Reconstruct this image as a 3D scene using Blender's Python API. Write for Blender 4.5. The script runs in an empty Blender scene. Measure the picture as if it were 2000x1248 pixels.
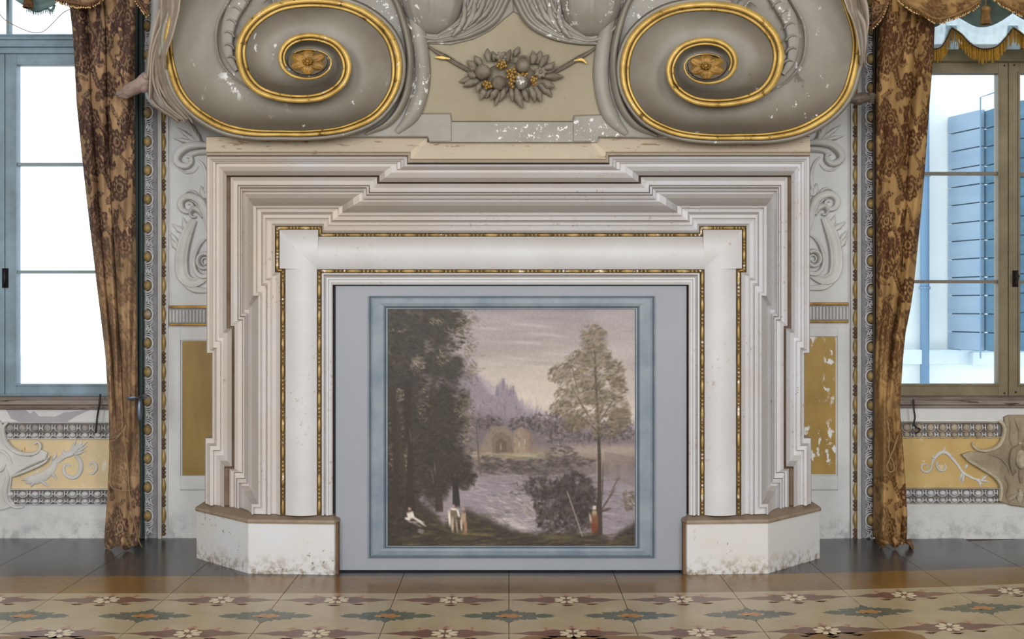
import bpy, math, random
import numpy as np
from mathutils import Vector, Matrix
random.seed(7)
RNG = np.random.RandomState(11)
SC = bpy.context.scene
COL = SC.collection

# ------------------------------------------------------------------ scale of the room
# the main wall is the plane y = 0, the floor z = 0; the viewer stands 6.2 m in front of the wall
DIST, FOC, CX, HY, EYE = 6.2, 2170.0, 994.0, 600.0, 1.286
def W(px, py, y):
    """point of the room at depth y whose direction from the viewing position is (px, py)"""
    s = (DIST + y) / FOC
    return ((px - CX) * s, y, EYE + (HY - py) * s)
def S(r, g, b):
    f = lambda c: (c / 12.92 if c <= .04045 else ((c + .055) / 1.055) ** 2.4)
    return (f(r / 255), f(g / 255), f(b / 255))

# ------------------------------------------------------------------ camera
cam = bpy.data.cameras.new('camera')
cam.sensor_width = 36
cam.lens = 36 * FOC / 2000
cam.shift_x = (1000 - CX) / 2000
cam.shift_y = (HY - 624) / 2000
cam.clip_end = 200
camo = bpy.data.objects.new('camera', cam); COL.objects.link(camo)
camo.location = (0, -DIST, EYE); camo.rotation_euler = (math.pi / 2, 0, 0)
SC.camera = camo

# ------------------------------------------------------------------ sky and added fill lamps
wd = bpy.data.worlds.new('sky'); SC.world = wd; wd.use_nodes = True
bg = wd.node_tree.nodes['Background']
bg.inputs['Color'].default_value = (0.86, 0.93, 1.0, 1)
bg.inputs['Strength'].default_value = 3.0
def area(name, loc, rot, sx, sy, power, color=(1, 1, 1), portal=False):
    l = bpy.data.lights.new(name, 'AREA'); l.shape = 'RECTANGLE'; l.size = sx; l.size_y = sy
    l.energy = power; l.color = color
    o = bpy.data.objects.new(name, l); COL.objects.link(o); o.location = loc; o.rotation_euler = rot
    if portal: l.cycles.is_portal = True
    return o
H = math.pi / 2
# added fill lamps behind the viewer, at invented openings in the unseen rear wall
for i, x in enumerate((-3.3, 0.0, 3.3)):
    area('added_fill_lamp', (x, -9.42, 2.75), (H - .12, 0, 0), 1.7, 3.0, 182, (1.0, .985, .975))
SC.view_settings.view_transform = 'Standard'
SC.view_settings.look = 'None'
SC.view_settings.gamma = 1
SC.view_settings.use_curve_mapping = False
SC.view_settings.exposure = 0.0

# ------------------------------------------------------------------ materials
def mat(name, col, rough=.6, metal=0.0, var=None, chips=None, chips2=None, dust=None, bump=None,
        grade=None, vcol=False, spec=.4, stretch=(1, 1, 1), low=None):
    """var=(colour, scale, amount)  chips=(colour, scale, threshold, [mask scale, mask threshold])
    dust=(colour, amount) settles on upward faces  grade=(colour, x0, x1, z0, z1) warm light mixed into the colour by position
    low=(colour, z0, z1, scale): rising damp and dirt that ends in a ragged line"""
    m = bpy.data.materials.new(name); m.use_nodes = True
    nt = m.node_tree; N = nt.nodes; L = nt.links
    p = N['Principled BSDF']; p.inputs['Roughness'].default_value = rough
    p.inputs['Metallic'].default_value = metal; p.inputs['Specular IOR Level'].default_value = spec
    geo = N.new('ShaderNodeNewGeometry')
    mp = N.new('ShaderNodeMapping'); mp.inputs['Scale'].default_value = stretch
    L.new(geo.outputs['Position'], mp.inputs['Vector'])
    def noise(scale, detail=5, rgh=.6):
        n = N.new('ShaderNodeTexNoise'); n.inputs['Scale'].default_value = scale
        n.inputs['Detail'].default_value = detail; n.inputs['Roughness'].default_value = rgh
        L.new(mp.outputs['Vector'], n.inputs['Vector']); return n.outputs['Fac']
    def ramp(src, a, b):
        r = N.new('ShaderNodeMapRange'); r.inputs['From Min'].default_value = a; r.inputs['From Max'].default_value = b
        L.new(src, r.inputs['Value']); return r.outputs['Result']
    def math_(op, a, b):
        n = N.new('ShaderNodeMath'); n.operation = op; n.use_clamp = True
        for i, v in enumerate((a, b)):
            if isinstance(v, (int, float)): n.inputs[i].default_value = v
            else: L.new(v, n.inputs[i])
        return n.outputs[0]
    def mix(fac, a, b):
        n = N.new('ShaderNodeMix'); n.data_type = 'RGBA'
        L.new(fac, n.inputs['Factor'])
        for k, v in ((6, a), (7, b)):
            if isinstance(v, tuple): n.inputs[k].default_value = (*v[:3], 1)
            else: L.new(v, n.inputs[k])
        return n.outputs[2]
    if vcol:
        a = N.new('ShaderNodeAttribute'); a.attribute_name = 'Col'; cur = a.outputs['Color']
    else:
        r = N.new('ShaderNodeRGB'); r.outputs[0].default_value = (*col, 1); cur = r.outputs[0]
    if grade:
        sep = N.new('ShaderNodeSeparateXYZ'); L.new(geo.outputs['Position'], sep.inputs[0])
        f = math_('MULTIPLY', ramp(sep.outputs['X'], grade[1], grade[2]), ramp(sep.outputs['Z'], grade[3], grade[4]))
        f = math_('MULTIPLY', f, ramp(noise(2.2, 3), .2, .62))
        cur = mix(f, cur, grade[0])
    if var:
        cur = mix(math_('MULTIPLY', ramp(noise(var[1]), .35, .68), var[2]), cur, var[0])
    if dust:
        sep2 = N.new('ShaderNodeSeparateXYZ'); L.new(geo.outputs['Normal'], sep2.inputs[0])
        cur = mix(math_('MULTIPLY', ramp(sep2.outputs['Z'], *(dust[2:] or (.12, .8))), dust[1]), cur, dust[0])
    for ch in (chips, chips2):
        if ch:
            f = ramp(noise(ch[1], 6, .65), ch[2], ch[2] + .03)
            if len(ch) > 3:
                f = math_('MULTIPLY', f, ramp(noise(ch[3], 2), ch[4], ch[4] + .06))
            cur = mix(f, cur, ch[0])
    if low:
        sp = N.new('ShaderNodeSeparateXYZ'); L.new(geo.outputs['Position'], sp.inputs[0])
        g = ramp(sp.outputs['Z'], low[2], low[1])
        g = math_('MULTIPLY', g, ramp(noise(low[3], 6, .7), .46, .60))
        cur = mix(g, cur, low[0])
    L.new(cur, p.inputs['Base Color'])
    if bump:
        b = N.new('ShaderNodeBump'); b.inputs['Strength'].default_value = bump[1]; b.inputs['Distance'].default_value = .004
        L.new(noise(bump[0], 5), b.inputs['Height']); L.new(b.outputs['Normal'], p.inputs['Normal'])
    return m

M = {}
M['wall_white'] = mat('wall_white', S(205, 206, 206), .7, var=(S(180, 182, 184), 3.5, .6), bump=(25, .3),
                      chips=(S(150, 148, 145), 16, .70, 3, .5), low=(S(158, 162, 162), .0, .16, 14))
M['wall_room'] = mat('wall_room', S(200, 196, 186), .8, var=(S(180, 176, 165), 2, .5))
M['relief_white'] = mat('relief_white', S(206, 205, 202), .65, var=(S(176, 175, 172), 6, .7), bump=(50, .4))
M['carved'] = mat('carved', S(200, 202, 204), .6, var=(S(150, 150, 154), 30, .6), bump=(80, .5))
M['carved_dirty'] = mat('carved_dirty', S(170, 166, 164), .65, var=(S(110, 104, 102), 22, .8), bump=(80, .6))
M['carved_beige'] = mat('carved_beige', S(178, 168, 150), .65, var=(S(125, 112, 92), 16, .75), bump=(80, .6))
M['ground_grey'] = mat('ground_grey', S(122, 116, 112), .7, var=(S(80, 74, 70), 20, .8))
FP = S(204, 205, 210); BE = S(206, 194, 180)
M['mantel'] = mat('mantel', S(206, 192, 172), .6, var=(S(190, 176, 158), 5, .6), bump=(30, .25),
                  chips=(S(150, 126, 98), 30, .60, 2.0, .46), stretch=(.4, 1, 1.8), dust=(S(160, 148, 130), .6))
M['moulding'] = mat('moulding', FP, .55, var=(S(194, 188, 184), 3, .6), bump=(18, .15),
                    grade=(BE, .6, -.9, -.9, .3), dust=(S(132, 122, 110), .62, .10, .8), chips=(S(168, 156, 144), 40, .61, 2.5, .5))  # beige towards the left is warm light painted into the moulding colour
M['frieze'] = mat('frieze', S(202, 204, 208), .5, var=(S(190, 187, 186), 3.5, .6), bump=(14, .15),
                  chips=(S(176, 164, 152), 45, .61, 2, .53), dust=(S(150, 138, 128), .8))
M['groove'] = mat('groove', S(164, 142, 120), .7, var=(S(118, 92, 72), 9, .7))
M['plinth'] = mat('plinth', S(208, 211, 216), .5, var=(S(204, 198, 186), 2.4, .6), bump=(20, .25),
                  chips=(S(128, 112, 92), 42, .62, 3, .52), low=(S(138, 122, 100), 0.0, .10, 26))
M['ledge'] = mat('ledge', S(158, 142, 124), .6, var=(S(120, 100, 80), 12, .8), dust=(S(122, 106, 90), .6))
M['reveal'] = mat('reveal', S(112, 84, 58), .7, var=(S(80, 60, 42), 12, .7))
M['grey'] = mat('grey', S(150, 146, 136), .42, var=(S(120, 113, 102), 3.0, .85), bump=(10, .25), spec=.35,
                chips=(S(225, 226, 226), 15, .62, 2.3, .53), chips2=(S(96, 88, 76), 6, .62, 2, .5), stretch=(1, 1, .7), dust=(S(84, 75, 64), .85, .04, .62))
M['grey_worn'] = mat('grey_worn', S(152, 149, 142), .45, var=(S(128, 122, 112), 4, .8), bump=(14, .3),
                chips=(S(226, 228, 228), 30, .575, 3.0, .52))
M['panel_grey'] = mat('panel_grey', S(158, 150, 126), .55, var=(S(138, 126, 102), 2.6, .8), bump=(10, .15),
                      chips=(S(132, 118, 94), 5, .66))
M['leaf_grey'] = mat('leaf_grey', S(134, 126, 112), .55, var=(S(88, 78, 66), 16, .8), bump=(60, .5),
                     chips=(S(200, 200, 196), 26, .70, 4, .55))
M['gilt'] = mat('gilt', S(220, 188, 108), .42, metal=.3, var=(S(160, 124, 52), 9, .9), bump=(40, .35),
                chips=(S(214, 204, 180), 24, .60, 3.0, .54), chips2=(S(112, 84, 36), 18, .61))
M['gilt_dark'] = mat('gilt_dark', S(172, 132, 60), .42, metal=.3, var=(S(104, 76, 32), 14, .85), bump=(60, .5))
M['gold_bead'] = mat('gold_bead', S(186, 158, 98), .4, metal=.3, var=(S(110, 84, 44), 22, .8),
                     chips=(S(226, 214, 196), 12, .57))
M['gold_ground'] = mat('gold_ground', S(84, 64, 36), .6, var=(S(140, 108, 50), 16, .6))
M['gold_spindle'] = mat('gold_spindle', S(170, 144, 90), .4, metal=.25, var=(S(120, 92, 44), 14, .7))
M['gold_spindle'].name = 'gold_spindle'
M['umber'] = mat('umber', S(104, 80, 58), .5, var=(S(70, 52, 40), 30, .6))
M['board'] = mat('board', S(152, 156, 164), .5, var=(S(142, 148, 158), 1.6, .8), bump=(6, .05))
M['carved_light'] = mat('carved_light', S(222, 224, 228), .55, var=(S(170, 170, 176), 40, .5))
M['board_frame'] = mat('board_frame', S(140, 151, 160), .5, var=(S(108, 124, 140), 6, .85), stretch=(1, 1, 1))
M['board_line'] = mat('board_line', S(62, 76, 88), .6)
M['painting'] = mat('painting', (0, 0, 0), .45, vcol=True, bump=(60, .15), spec=.3)
M['ochre_left'] = mat('ochre_left', S(150, 124, 66), .5, var=(S(122, 98, 46), 5, .8), stretch=(1.5, 1, .5), bump=(20, .2))
M['ochre_right'] = mat('ochre_right', S(166, 136, 66), .5, var=(S(138, 108, 44), 6, .7), stretch=(1.3, 1, .8), bump=(20, .2),
                       chips=(S(218, 220, 220), 17, .545, 3.0, .47))
M['ochre_dado'] = mat('ochre_dado', S(212, 192, 150), .65, var=(S(196, 178, 146), 5, .8), stretch=(1.6, 1, .5),
                      chips=(S(212, 208, 198), 12, .63), chips2=(S(192, 132, 66), 10, .66))
M['ochre_dado2'] = mat('ochre_dado2', S(194, 168, 112), .65, var=(S(176, 142, 80), 4, .8),
                      chips=(S(200, 186, 154), 14, .60))
M['teal'] = mat('teal', S(74, 92, 92), .4, var=(S(46, 58, 60), 8, .7), stretch=(3, 1, .4))
M['brown_strip'] = mat('brown_strip', S(92, 82, 70), .45, var=(S(54, 46, 38), 8, .7), stretch=(3, 1, .4))
M['win_left'] = mat('win_left', S(134, 156, 172), .4, var=(S(100, 116, 124), 6, .7), stretch=(1, 1, 1), bump=(20, .1))
M['win_right'] = mat('win_right', S(128, 118, 92), .45, var=(S(96, 86, 62), 6, .75), bump=(20, .1))
M['win_bar'] = mat('win_bar', S(112, 104, 92), .5)
M['win_bar_l'] = mat('win_bar_l', S(128, 146, 152), .5)
M['sill'] = mat('sill', S(92, 76, 68), .5, var=(S(150, 142, 134), 9, .7), stretch=(.35, 1, 3), chips=(S(58, 38, 32), 10, .6))
M['iron'] = mat('iron', S(34, 32, 34), .5, metal=.4)
M['steel'] = mat('steel', S(120, 132, 150), .35, metal=.6, var=(S(60, 66, 80), 20, .6))
M['rope'] = mat('rope', S(150, 126, 92), .8, var=(S(110, 88, 60), 60, .6))
M['cable'] = mat('cable', S(20, 19, 20), .5)
M['curtain'] = mat('curtain', (0, 0, 0), .72, vcol=True, bump=(220, .5), spec=.25)
M['fringe'] = mat('fringe', S(140, 108, 60), .6, var=(S(84, 54, 24), 40, .8))
M['fringe_dark'] = mat('fringe_dark', S(120, 84, 48), .6, var=(S(44, 28, 22), 50, .8))
M['bead_tan'] = mat('bead_tan', S(206, 172, 124), .35)
M['fringe_gold'] = mat('fringe_gold', S(168, 128, 40), .6, var=(S(120, 86, 26), 60, .8))
M['sheer_shade'] = mat('sheer_shade', S(120, 146, 146), .7, var=(S(86, 110, 112), 10, .7))
M['marble_drape'] = mat('marble_drape', S(176, 164, 150), .5, var=(S(140, 126, 112), 5, .8), bump=(24, .3))
M['marble_foot'] = mat('marble_foot', S(160, 142, 134), .5, var=(S(120, 98, 92), 14, .8), bump=(60, .4))
M['marble_foot2'] = mat('marble_foot2', S(104, 92, 80), .5, var=(S(70, 62, 56), 14, .8), bump=(60, .4))
# floor
M['floor_black'] = mat('floor_black', S(66, 66, 70), .22, var=(S(84, 82, 82), 4, .7), spec=.45, bump=(5, .05))
M['floor_ochre'] = mat('floor_ochre', S(140, 106, 52), .2, var=(S(112, 80, 42), 3, .8), spec=.5, bump=(5, .05))
M['floor_cream'] = mat('floor_cream', S(186, 170, 140), .25, var=(S(168, 150, 118), 6, .8), spec=.5, bump=(5, .05))
M['floor_red'] = mat('floor_red', S(122, 86, 74), .26, var=(S(104, 72, 56), 20, .7), spec=.5)
M['floor_rust'] = mat('floor_rust', S(158, 98, 76), .28, var=(S(180, 140, 110), 30, .7), spec=.5)
M['floor_leaf'] = mat('floor_leaf', S(100, 105, 90), .26, var=(S(74, 78, 74), 20, .7), spec=.5)
M['floor_flower'] = mat('floor_flower', S(222, 208, 178), .26, spec=.5)
M['floor_orange'] = mat('floor_orange', S(190, 134, 64), .26, var=(S(160, 106, 60), 30, .7), spec=.5)
M['floor_base'] = mat('floor_base', S(150, 132, 104), .3, var=(S(120, 96, 76), 2, .8), spec=.4)
M['joint'] = mat('joint', S(60, 48, 40), .7)
# outside
M['out_wall'] = mat('out_wall', S(236, 238, 236), .8, var=(S(215, 224, 226), 1.2, .6))
M['out_ledge'] = mat('out_ledge', S(212, 222, 226), .8, var=(S(186, 200, 210), 3, .7))
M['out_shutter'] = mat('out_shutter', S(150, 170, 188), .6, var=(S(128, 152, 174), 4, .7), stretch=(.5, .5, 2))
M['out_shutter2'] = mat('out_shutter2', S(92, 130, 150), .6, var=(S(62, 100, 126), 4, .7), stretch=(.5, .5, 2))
M['out_pipe'] = mat('out_pipe', S(104, 138, 168), .5)
M['carved_ground'] = mat('carved_ground', S(156, 156, 162), .7, var=(S(122, 120, 126), 18, .7))
M['egg_gold'] = mat('egg_gold', S(190, 164, 108), .45, metal=.15, var=(S(140, 118, 76), 14, .8), chips=(S(180, 180, 182), 18, .58))
M['strap_beige'] = mat('strap_beige', S(160, 148, 124), .65, var=(S(110, 98, 78), 10, .8), bump=(60, .6))
M['strap_edge'] = mat('strap_edge', S(196, 186, 162), .6, var=(S(150, 138, 114), 18, .8), bump=(80, .6))
M['out_ground'] = mat('out_ground', S(180, 178, 170), .9)

M['plaster_bare'] = mat('plaster_bare', S(164, 162, 168), .8, var=(S(148, 146, 152), 6, .7))
M['groove_dark'] = mat('groove_dark', S(92, 78, 54), .6)
M['leaf_grey2'] = M['grey_worn']
M['berry'] = mat('berry', S(176, 142, 78), .28, metal=.3, var=(S(90, 62, 30), 70, .8))
M['pipe_tan'] = mat('pipe_tan', S(176, 138, 82), .6, var=(S(150, 110, 60), 20, .6))
def glass_mat():
    m = bpy.data.materials.new('window_glass'); m.use_nodes = True
    nt = m.node_tree; N = nt.nodes; L = nt.links
    N.remove(N['Principled BSDF'])
    t = N.new('ShaderNodeBsdfTransparent'); t.inputs[0].default_value = (.95, .985, 1, 1)
    g = N.new('ShaderNodeBsdfGlossy'); g.inputs['Roughness'].default_value = .03
    f = N.new('ShaderNodeFresnel'); f.inputs[0].default_value = 1.35
    mx = N.new('ShaderNodeMixShader'); L.new(f.outputs[0], mx.inputs[0]); L.new(t.outputs[0], mx.inputs[1]); L.new(g.outputs[0], mx.inputs[2])
    L.new(mx.outputs[0], N['Material Output'].inputs[0]); return m
M['glass'] = glass_mat()
def sheer_mat():
    m = bpy.data.materials.new('sheer_cloth'); m.use_nodes = True
    nt = m.node_tree; N = nt.nodes; L = nt.links
    N.remove(N['Principled BSDF'])
    t = N.new('ShaderNodeBsdfTransparent')
    d = N.new('ShaderNodeBsdfDiffuse'); d.inputs[0].default_value = (*S(214, 232, 240), 1)
    tr = N.new('ShaderNodeBsdfTranslucent'); tr.inputs[0].default_value = (*S(210, 232, 242), 1)
    m1 = N.new('ShaderNodeMixShader'); m1.inputs[0].default_value = .6
    L.new(d.outputs[0], m1.inputs[1]); L.new(tr.outputs[0], m1.inputs[2])
    m2 = N.new('ShaderNodeMixShader'); m2.inputs[0].default_value = .70
    L.new(t.outputs[0], m2.inputs[1]); L.new(m1.outputs[0], m2.inputs[2])
    L.new(m2.outputs[0], N['Material Output'].inputs[0]); return m
M['sheer'] = sheer_mat()

# ------------------------------------------------------------------ building helpers
def link_obj(name, data, parent=None, loc=None):
    o = bpy.data.objects.new(name, data); COL.objects.link(o)
    if loc is not None: o.location = loc
    if parent is not None:
        o.parent = parent
        if parent.parent is None:
            o.matrix_parent_inverse = Matrix.Translation(-Vector(parent.location))
        else:
            o.matrix_parent_inverse = Matrix.Identity(4)
    return o
def thing(name, label, cat, loc=(0, 0, 0), group=None, kind=None):
    o = bpy.data.objects.new(name, None); COL.objects.link(o); o.location = loc
    o.empty_display_size = .1
    tag(o, label, cat, group, kind); return o
def tag(o, label=None, cat=None, group=None, kind=None):
    for k, v in (('label', label), ('category', cat), ('group', group), ('kind', kind)):
        if v: o[k] = v
    return o

class MB:
    def __init__(s): s.v = []; s.f = []
    def add(s, v, f):
        n = len(s.v); s.v.extend([tuple(map(float, p)) for p in v]); s.f.extend([tuple(i + n for i in q) for q in f])
    def build(s, name, m, parent=None, smooth=False, loc=None, kind=None, label=None, bevel=0, data=False):
        me = bpy.data.meshes.new(name); me.from_pydata(s.v, [], s.f); me.materials.append(M[m] if isinstance(m, str) else m)
        if smooth: me.polygons.foreach_set('use_smooth', [True] * len(me.polygons))
        me.update()
        if data: return me
        o = link_obj(name, me, parent, loc)
        if bevel:
            b = o.modifiers.new('bevel', 'BEVEL'); b.width = bevel; b.segments = 2; b.limit_method = 'ANGLE'
        if kind: o['kind'] = kind
        if label: o['label'] = label
        return o
    # axis-aligned box
    def box(s, x0, x1, y0, y1, z0, z1):
        v = [(x, y, z) for x in (x0, x1) for y in (y0, y1) for z in (z0, z1)]
        s.add(v, [(0, 1, 3, 2), (4, 6, 7, 5), (0, 4, 5, 1), (2, 3, 7, 6), (0, 2, 6, 4), (1, 5, 7, 3)]); return s
    # box whose front face is seen from the viewing position at the given rectangle, at depth yf
    def pbox(s, px0, py0, px1, py1, yf, yb):
        x0, _, z1 = W(px0, py0, yf); x1, _, z0 = W(px1, py1, yf)
        return s.box(x0, x1, yf, yb, z0, z1)
    def prism(s, pts, yf, yb, bev=0.0):
        """polygon with its front at depth yf, extruded back to yb; bev = chamfer in metres"""
        P = [W(x, y, yf) for x, y in pts]
        n = len(P)
        cx = sum(p[0] for p in P) / n; cz = sum(p[2] for p in P) / n
        A = sum(P[i][0] * P[(i + 1) % n][2] - P[(i + 1) % n][0] * P[i][2] for i in range(n))
        if A < 0: P.reverse()
        if bev:
            Q = []
            for i in range(n):
                a, b, c = P[i - 1], P[i], P[(i + 1) % n]
                e1 = Vector((b[0] - a[0], b[2] - a[2])); e2 = Vector((c[0] - b[0], c[2] - b[2]))
                e1 = e1.normalized() if e1.length > 1e-9 else Vector((1, 0)); e2 = e2.normalized() if e2.length > 1e-9 else e1
                nn = Vector((-e1.y - e2.y, e1.x + e2.x))
                if nn.length < 1e-6: nn = Vector((-e1.y, e1.x))
                nn.normalize(); k = bev / max(.5, nn.dot(Vector((-e1.y, e1.x))))
                Q.append((b[0] + nn.x * k, yf, b[2] + nn.y * k))
            v = Q + [(p[0], yf + bev * .8, p[2]) for p in P] + [(p[0], yb, p[2]) for p in P]
            f = [tuple(range(n))]
            for r in (0, 1):
                for i in range(n):
                    j = (i + 1) % n; f.append((r * n + j, r * n + i, (r + 1) * n + i, (r + 1) * n + j))
        else:
            v = [(p[0], yf, p[2]) for p in P] + [(p[0], yb, p[2]) for p in P]
            f = [tuple(range(n))]
            for i in range(n):
                j = (i + 1) % n; f.append((j, i, n + i, n + j))
        s.add(v, f); return s
    def grid(s, G, close_u=False):
        """G: array (nu, nv, 3)"""
        G = np.asarray(G); nu, nv = G.shape[:2]
        f = []
        for i in range(nu if close_u else nu - 1):
            a = i * nv; b = ((i + 1) % nu) * nv
            for j in range(nv - 1): f.append((a + j, b + j, b + j + 1, a + j + 1))
        s.add(G.reshape(-1, 3), f); return s
    def tube(s, pts, rad, n=8, squash=1.0):
        P = [Vector(p) for p in pts]; m = len(P)
        R = rad if hasattr(rad, '__len__') else [rad] * m
        rows = []
        up = Vector((0, -1, 0))
        for i in range(m):
            t = (P[min(i + 1, m - 1)] - P[max(i - 1, 0)])
            t = t.normalized() if t.length > 1e-9 else Vector((0, 0, 1))
            a = t.cross(up)
            if a.length < 1e-3: a = t.cross(Vector((1, 0, 0)))
            a.normalize(); b = a.cross(t).normalized()
            rows.append([tuple(P[i] + (a * math.cos(q) + b * math.sin(q) * squash) * R[i]) for q in [2 * math.pi * k / n for k in range(n)]])
        base = len(s.v); s.v.extend([p for r in rows for p in r])
        for i in range(m - 1):
            for k in range(n):
                k2 = (k + 1) % n
                s.f.append((base + i * n + k, base + i * n + k2, base + (i + 1) * n + k2, base + (i + 1) * n + k))
        s.f.append(tuple(base + k for k in range(n))[::-1]); s.f.append(tuple(base + (m - 1) * n + k for k in range(n)))
        return s
    def blob(s, c, rx, ry, rz, n=10, m=6, rot=0.0, half=False):
        """ellipsoid; half = only the side that faces the room (-y)"""
        G = []
        for i in range(m + 1):
            a = math.pi * i / m
            row = []
            for k in range(n + 1 if half else n):
                q = math.pi * k / n if half else 2 * math.pi * k / n
                x = math.cos(q) * math.sin(a); y = -math.sin(q) * math.sin(a); z = math.cos(a)
                X, Z = x * rx, z * rz
                row.append((c[0] + X * math.cos(rot) - Z * math.sin(rot), c[1] + y * ry, c[2] + X * math.sin(rot) + Z * math.cos(rot)))
            G.append(row)
        if half: s.grid(G)
        else:
            G = np.asarray(G); G = np.concatenate([G, G[:, :1]], 1); s.grid(G)
        return s

def catmull(pts, n):
    P = np.asarray(pts, float); m = len(P)
    d = np.r_[0, np.cumsum(np.hypot(*(np.diff(P[:, :2], axis=0).T)) + 1e-9)]
    P2 = np.vstack([2 * P[0] - P[1], P, 2 * P[-1] - P[-2]])
    t = np.linspace(0, d[-1], n); out = []
    for q in t:
        i = min(max(np.searchsorted(d, q, 'right') - 1, 0), m - 2)
        u = (q - d[i]) / (d[i + 1] - d[i])
        a, b, c, e = P2[i], P2[i + 1], P2[i + 2], P2[i + 3]
        out.append(.5 * ((2 * b) + (-a + c) * u + (2 * a - 5 * b + 4 * c - e) * u * u + (-a + 3 * b - 3 * c + e) * u ** 3))
    return np.array(out)

def ribbon(b, pts, w, y0, h, n=24, k=8, prof='round', hs=None):
    """raised moulding following pts (seen from the viewing position) on the plane y0; w half widths in px, h height in m"""
    P = catmull(pts, n); L = len(P)
    w = np.interp(np.linspace(0, 1, L), np.linspace(0, 1, len(w)), w) if hasattr(w, '__len__') else np.full(L, w)
    hh = np.interp(np.linspace(0, 1, L), np.linspace(0, 1, len(hs)), hs) * h if hs is not None else np.full(L, h) * np.clip(w / max(w.max(), 1e-6), .15, 1)
    T = np.gradient(P, axis=0); T /= (np.hypot(T[:, 0], T[:, 1])[:, None] + 1e-9)
    Nn = np.c_[-T[:, 1], T[:, 0]]
    G = []
    for i in range(L):
        row = []
        for j in range(k + 1):
            a = math.pi * j / k; c = math.cos(a); z = math.sin(a)
            if prof == 'double': z = z ** .6 * (1 - .55 * math.exp(-(c * c) / .05))
            elif prof == 'channel': z = (z ** .35) * (1 - .6 * (1 - c * c) ** 1.5)
            elif prof == 'ridge': z = (1 - abs(c)) ** 1.0
            elif prof == 'flat': z = z ** .35
            x, y = P[i] + Nn[i] * c * w[i]
            row.append(W(x, y, y0)[:1] + (y0 - hh[i] * z,) + W(x, y, y0)[2:])
        G.append(row)
    b.grid(G); return b

def leaf(b, base, tip, w, y0, h, lobes=4, bend=0.0, n=18, k=8, depth=.28):
    """acanthus-like leaf: lobed outline, sunk mid vein, curling tip"""
    bx, by = base; tx, ty = tip; dx, dy = tx - bx, ty - by; Ln = math.hypot(dx, dy) + 1e-9
    nx, ny = -dy / Ln, dx / Ln
    G = []
    for i in range(n + 1):
        t = i / n
        off = bend * math.sin(math.pi * t) * Ln
        cx_, cy_ = bx + dx * t + nx * off, by + dy * t + ny * off
        ww = w * (math.sin(math.pi * min(1, t * .92 + .08)) ** .7) * (1 - .25 * t)
        ww *= 1 - depth * abs(math.sin(math.pi * lobes * t)) ** .8
        row = []
        for j in range(k + 1):
            v = -1 + 2 * j / k
            z = (1 - abs(v) ** 2.2) * (1 - .45 * math.exp(-v * v / .02)) + .12 * math.cos(v * 9)
            z *= math.sin(math.pi * (t * .75 + .2))
            x = cx_ + nx * v * ww; y = cy_ + ny * v * ww
            X = W(x, y, y0); row.append((X[0], y0 - h * max(z, 0) - .001, X[2]))
        G.append(row)
    b.grid(G); return b

def spiral(cx, cy, r0, r1, a0, a1, n=20, ky=1.0):
    return [(cx + (r0 + (r1 - r0) * i / (n - 1)) * math.cos(a0 + (a1 - a0) * i / (n - 1)),
             cy - ky * (r0 + (r1 - r0) * i / (n - 1)) * math.sin(a0 + (a1 - a0) * i / (n - 1))) for i in range(n)]

def grid_mesh(name, G, m, parent, colors=None, smooth=True, label=None, two=0.0):
    """big grid through numpy; G (nu, nv, 3)"""
    G = np.asarray(G, np.float32); nu, nv = G.shape[:2]
    me = bpy.data.meshes.new(name)
    i, j = np.meshgrid(np.arange(nu - 1), np.arange(nv - 1), indexing='ij')
    a = (i * nv + j).ravel()
    F = np.stack([a, a + nv, a + nv + 1, a + 1], 1).astype(np.int32)
    me.vertices.add(nu * nv); me.vertices.foreach_set('co', G.reshape(-1))
    me.loops.add(F.size); me.loops.foreach_set('vertex_index', F.ravel())
    me.polygons.add(len(F)); me.polygons.foreach_set('loop_start', np.arange(0, F.size, 4, dtype=np.int32))
    me.polygons.foreach_set('loop_total', np.full(len(F), 4, np.int32))
    me.update(calc_edges=True)
    me.polygons.foreach_set('use_smooth', np.full(len(F), smooth))
    me.materials.append(M[m] if isinstance(m, str) else m)
    if colors is not None:
        ca = me.color_attributes.new('Col', 'FLOAT_COLOR', 'POINT')
        c = np.ones((nu * nv, 4), np.float32); c[:, :3] = colors.reshape(-1, 3)
        ca.data.foreach_set('color', c.ravel())
    o = link_obj(name, me, parent)
    if label: o['label'] = label
    if two:
        s = o.modifiers.new('thickness', 'SOLIDIFY'); s.thickness = two; s.offset = 0
    return o
# ------------------------------------------------------------------ the room shell
def zpx(py, y): return EYE + (HY - py) * (DIST + y) / FOC
def xpx(px, y): return (px - CX) * (DIST + y) / FOC
WL0, WL1 = -4.2, xpx(262, 0)          # left window opening
WR0, WR1 = xpx(1712, 0), 4.2          # right window opening
SILL_L, SILL_R = zpx(800, 0), zpx(797, 0)
TOP = 3.75; CEIL = 4.6
b = MB()
b.box(WL1, WR0, 0, .34, 0, CEIL)
b.box(WL0, WL1, 0, .34, 0, SILL_L); b.box(WR0, WR1, 0, .34, 0, SILL_R)
b.box(WL0, WL1, 0, .34, TOP, CEIL); b.box(WR0, WR1, 0, .34, TOP, CEIL)
b.box(-5.2, WL0, 0, .34, 0, CEIL); b.box(WR1, 5.2, 0, .34, 0, CEIL)
wall = b.build('wall_back', 'wall_white'); wall['kind'] = 'structure'
for nm, x0, x1 in (('wall_left', -5.4, -5.2), ('wall_right', 5.2, 5.4)):
    o = MB().box(x0, x1, -9.6, .34, 0, CEIL).build(nm, 'wall_room'); o['kind'] = 'structure'
o = MB().box(-5.4, 5.4, -9.6, .34, CEIL, CEIL + .2).build('ceiling', 'wall_room'); o['kind'] = 'structure'

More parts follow.
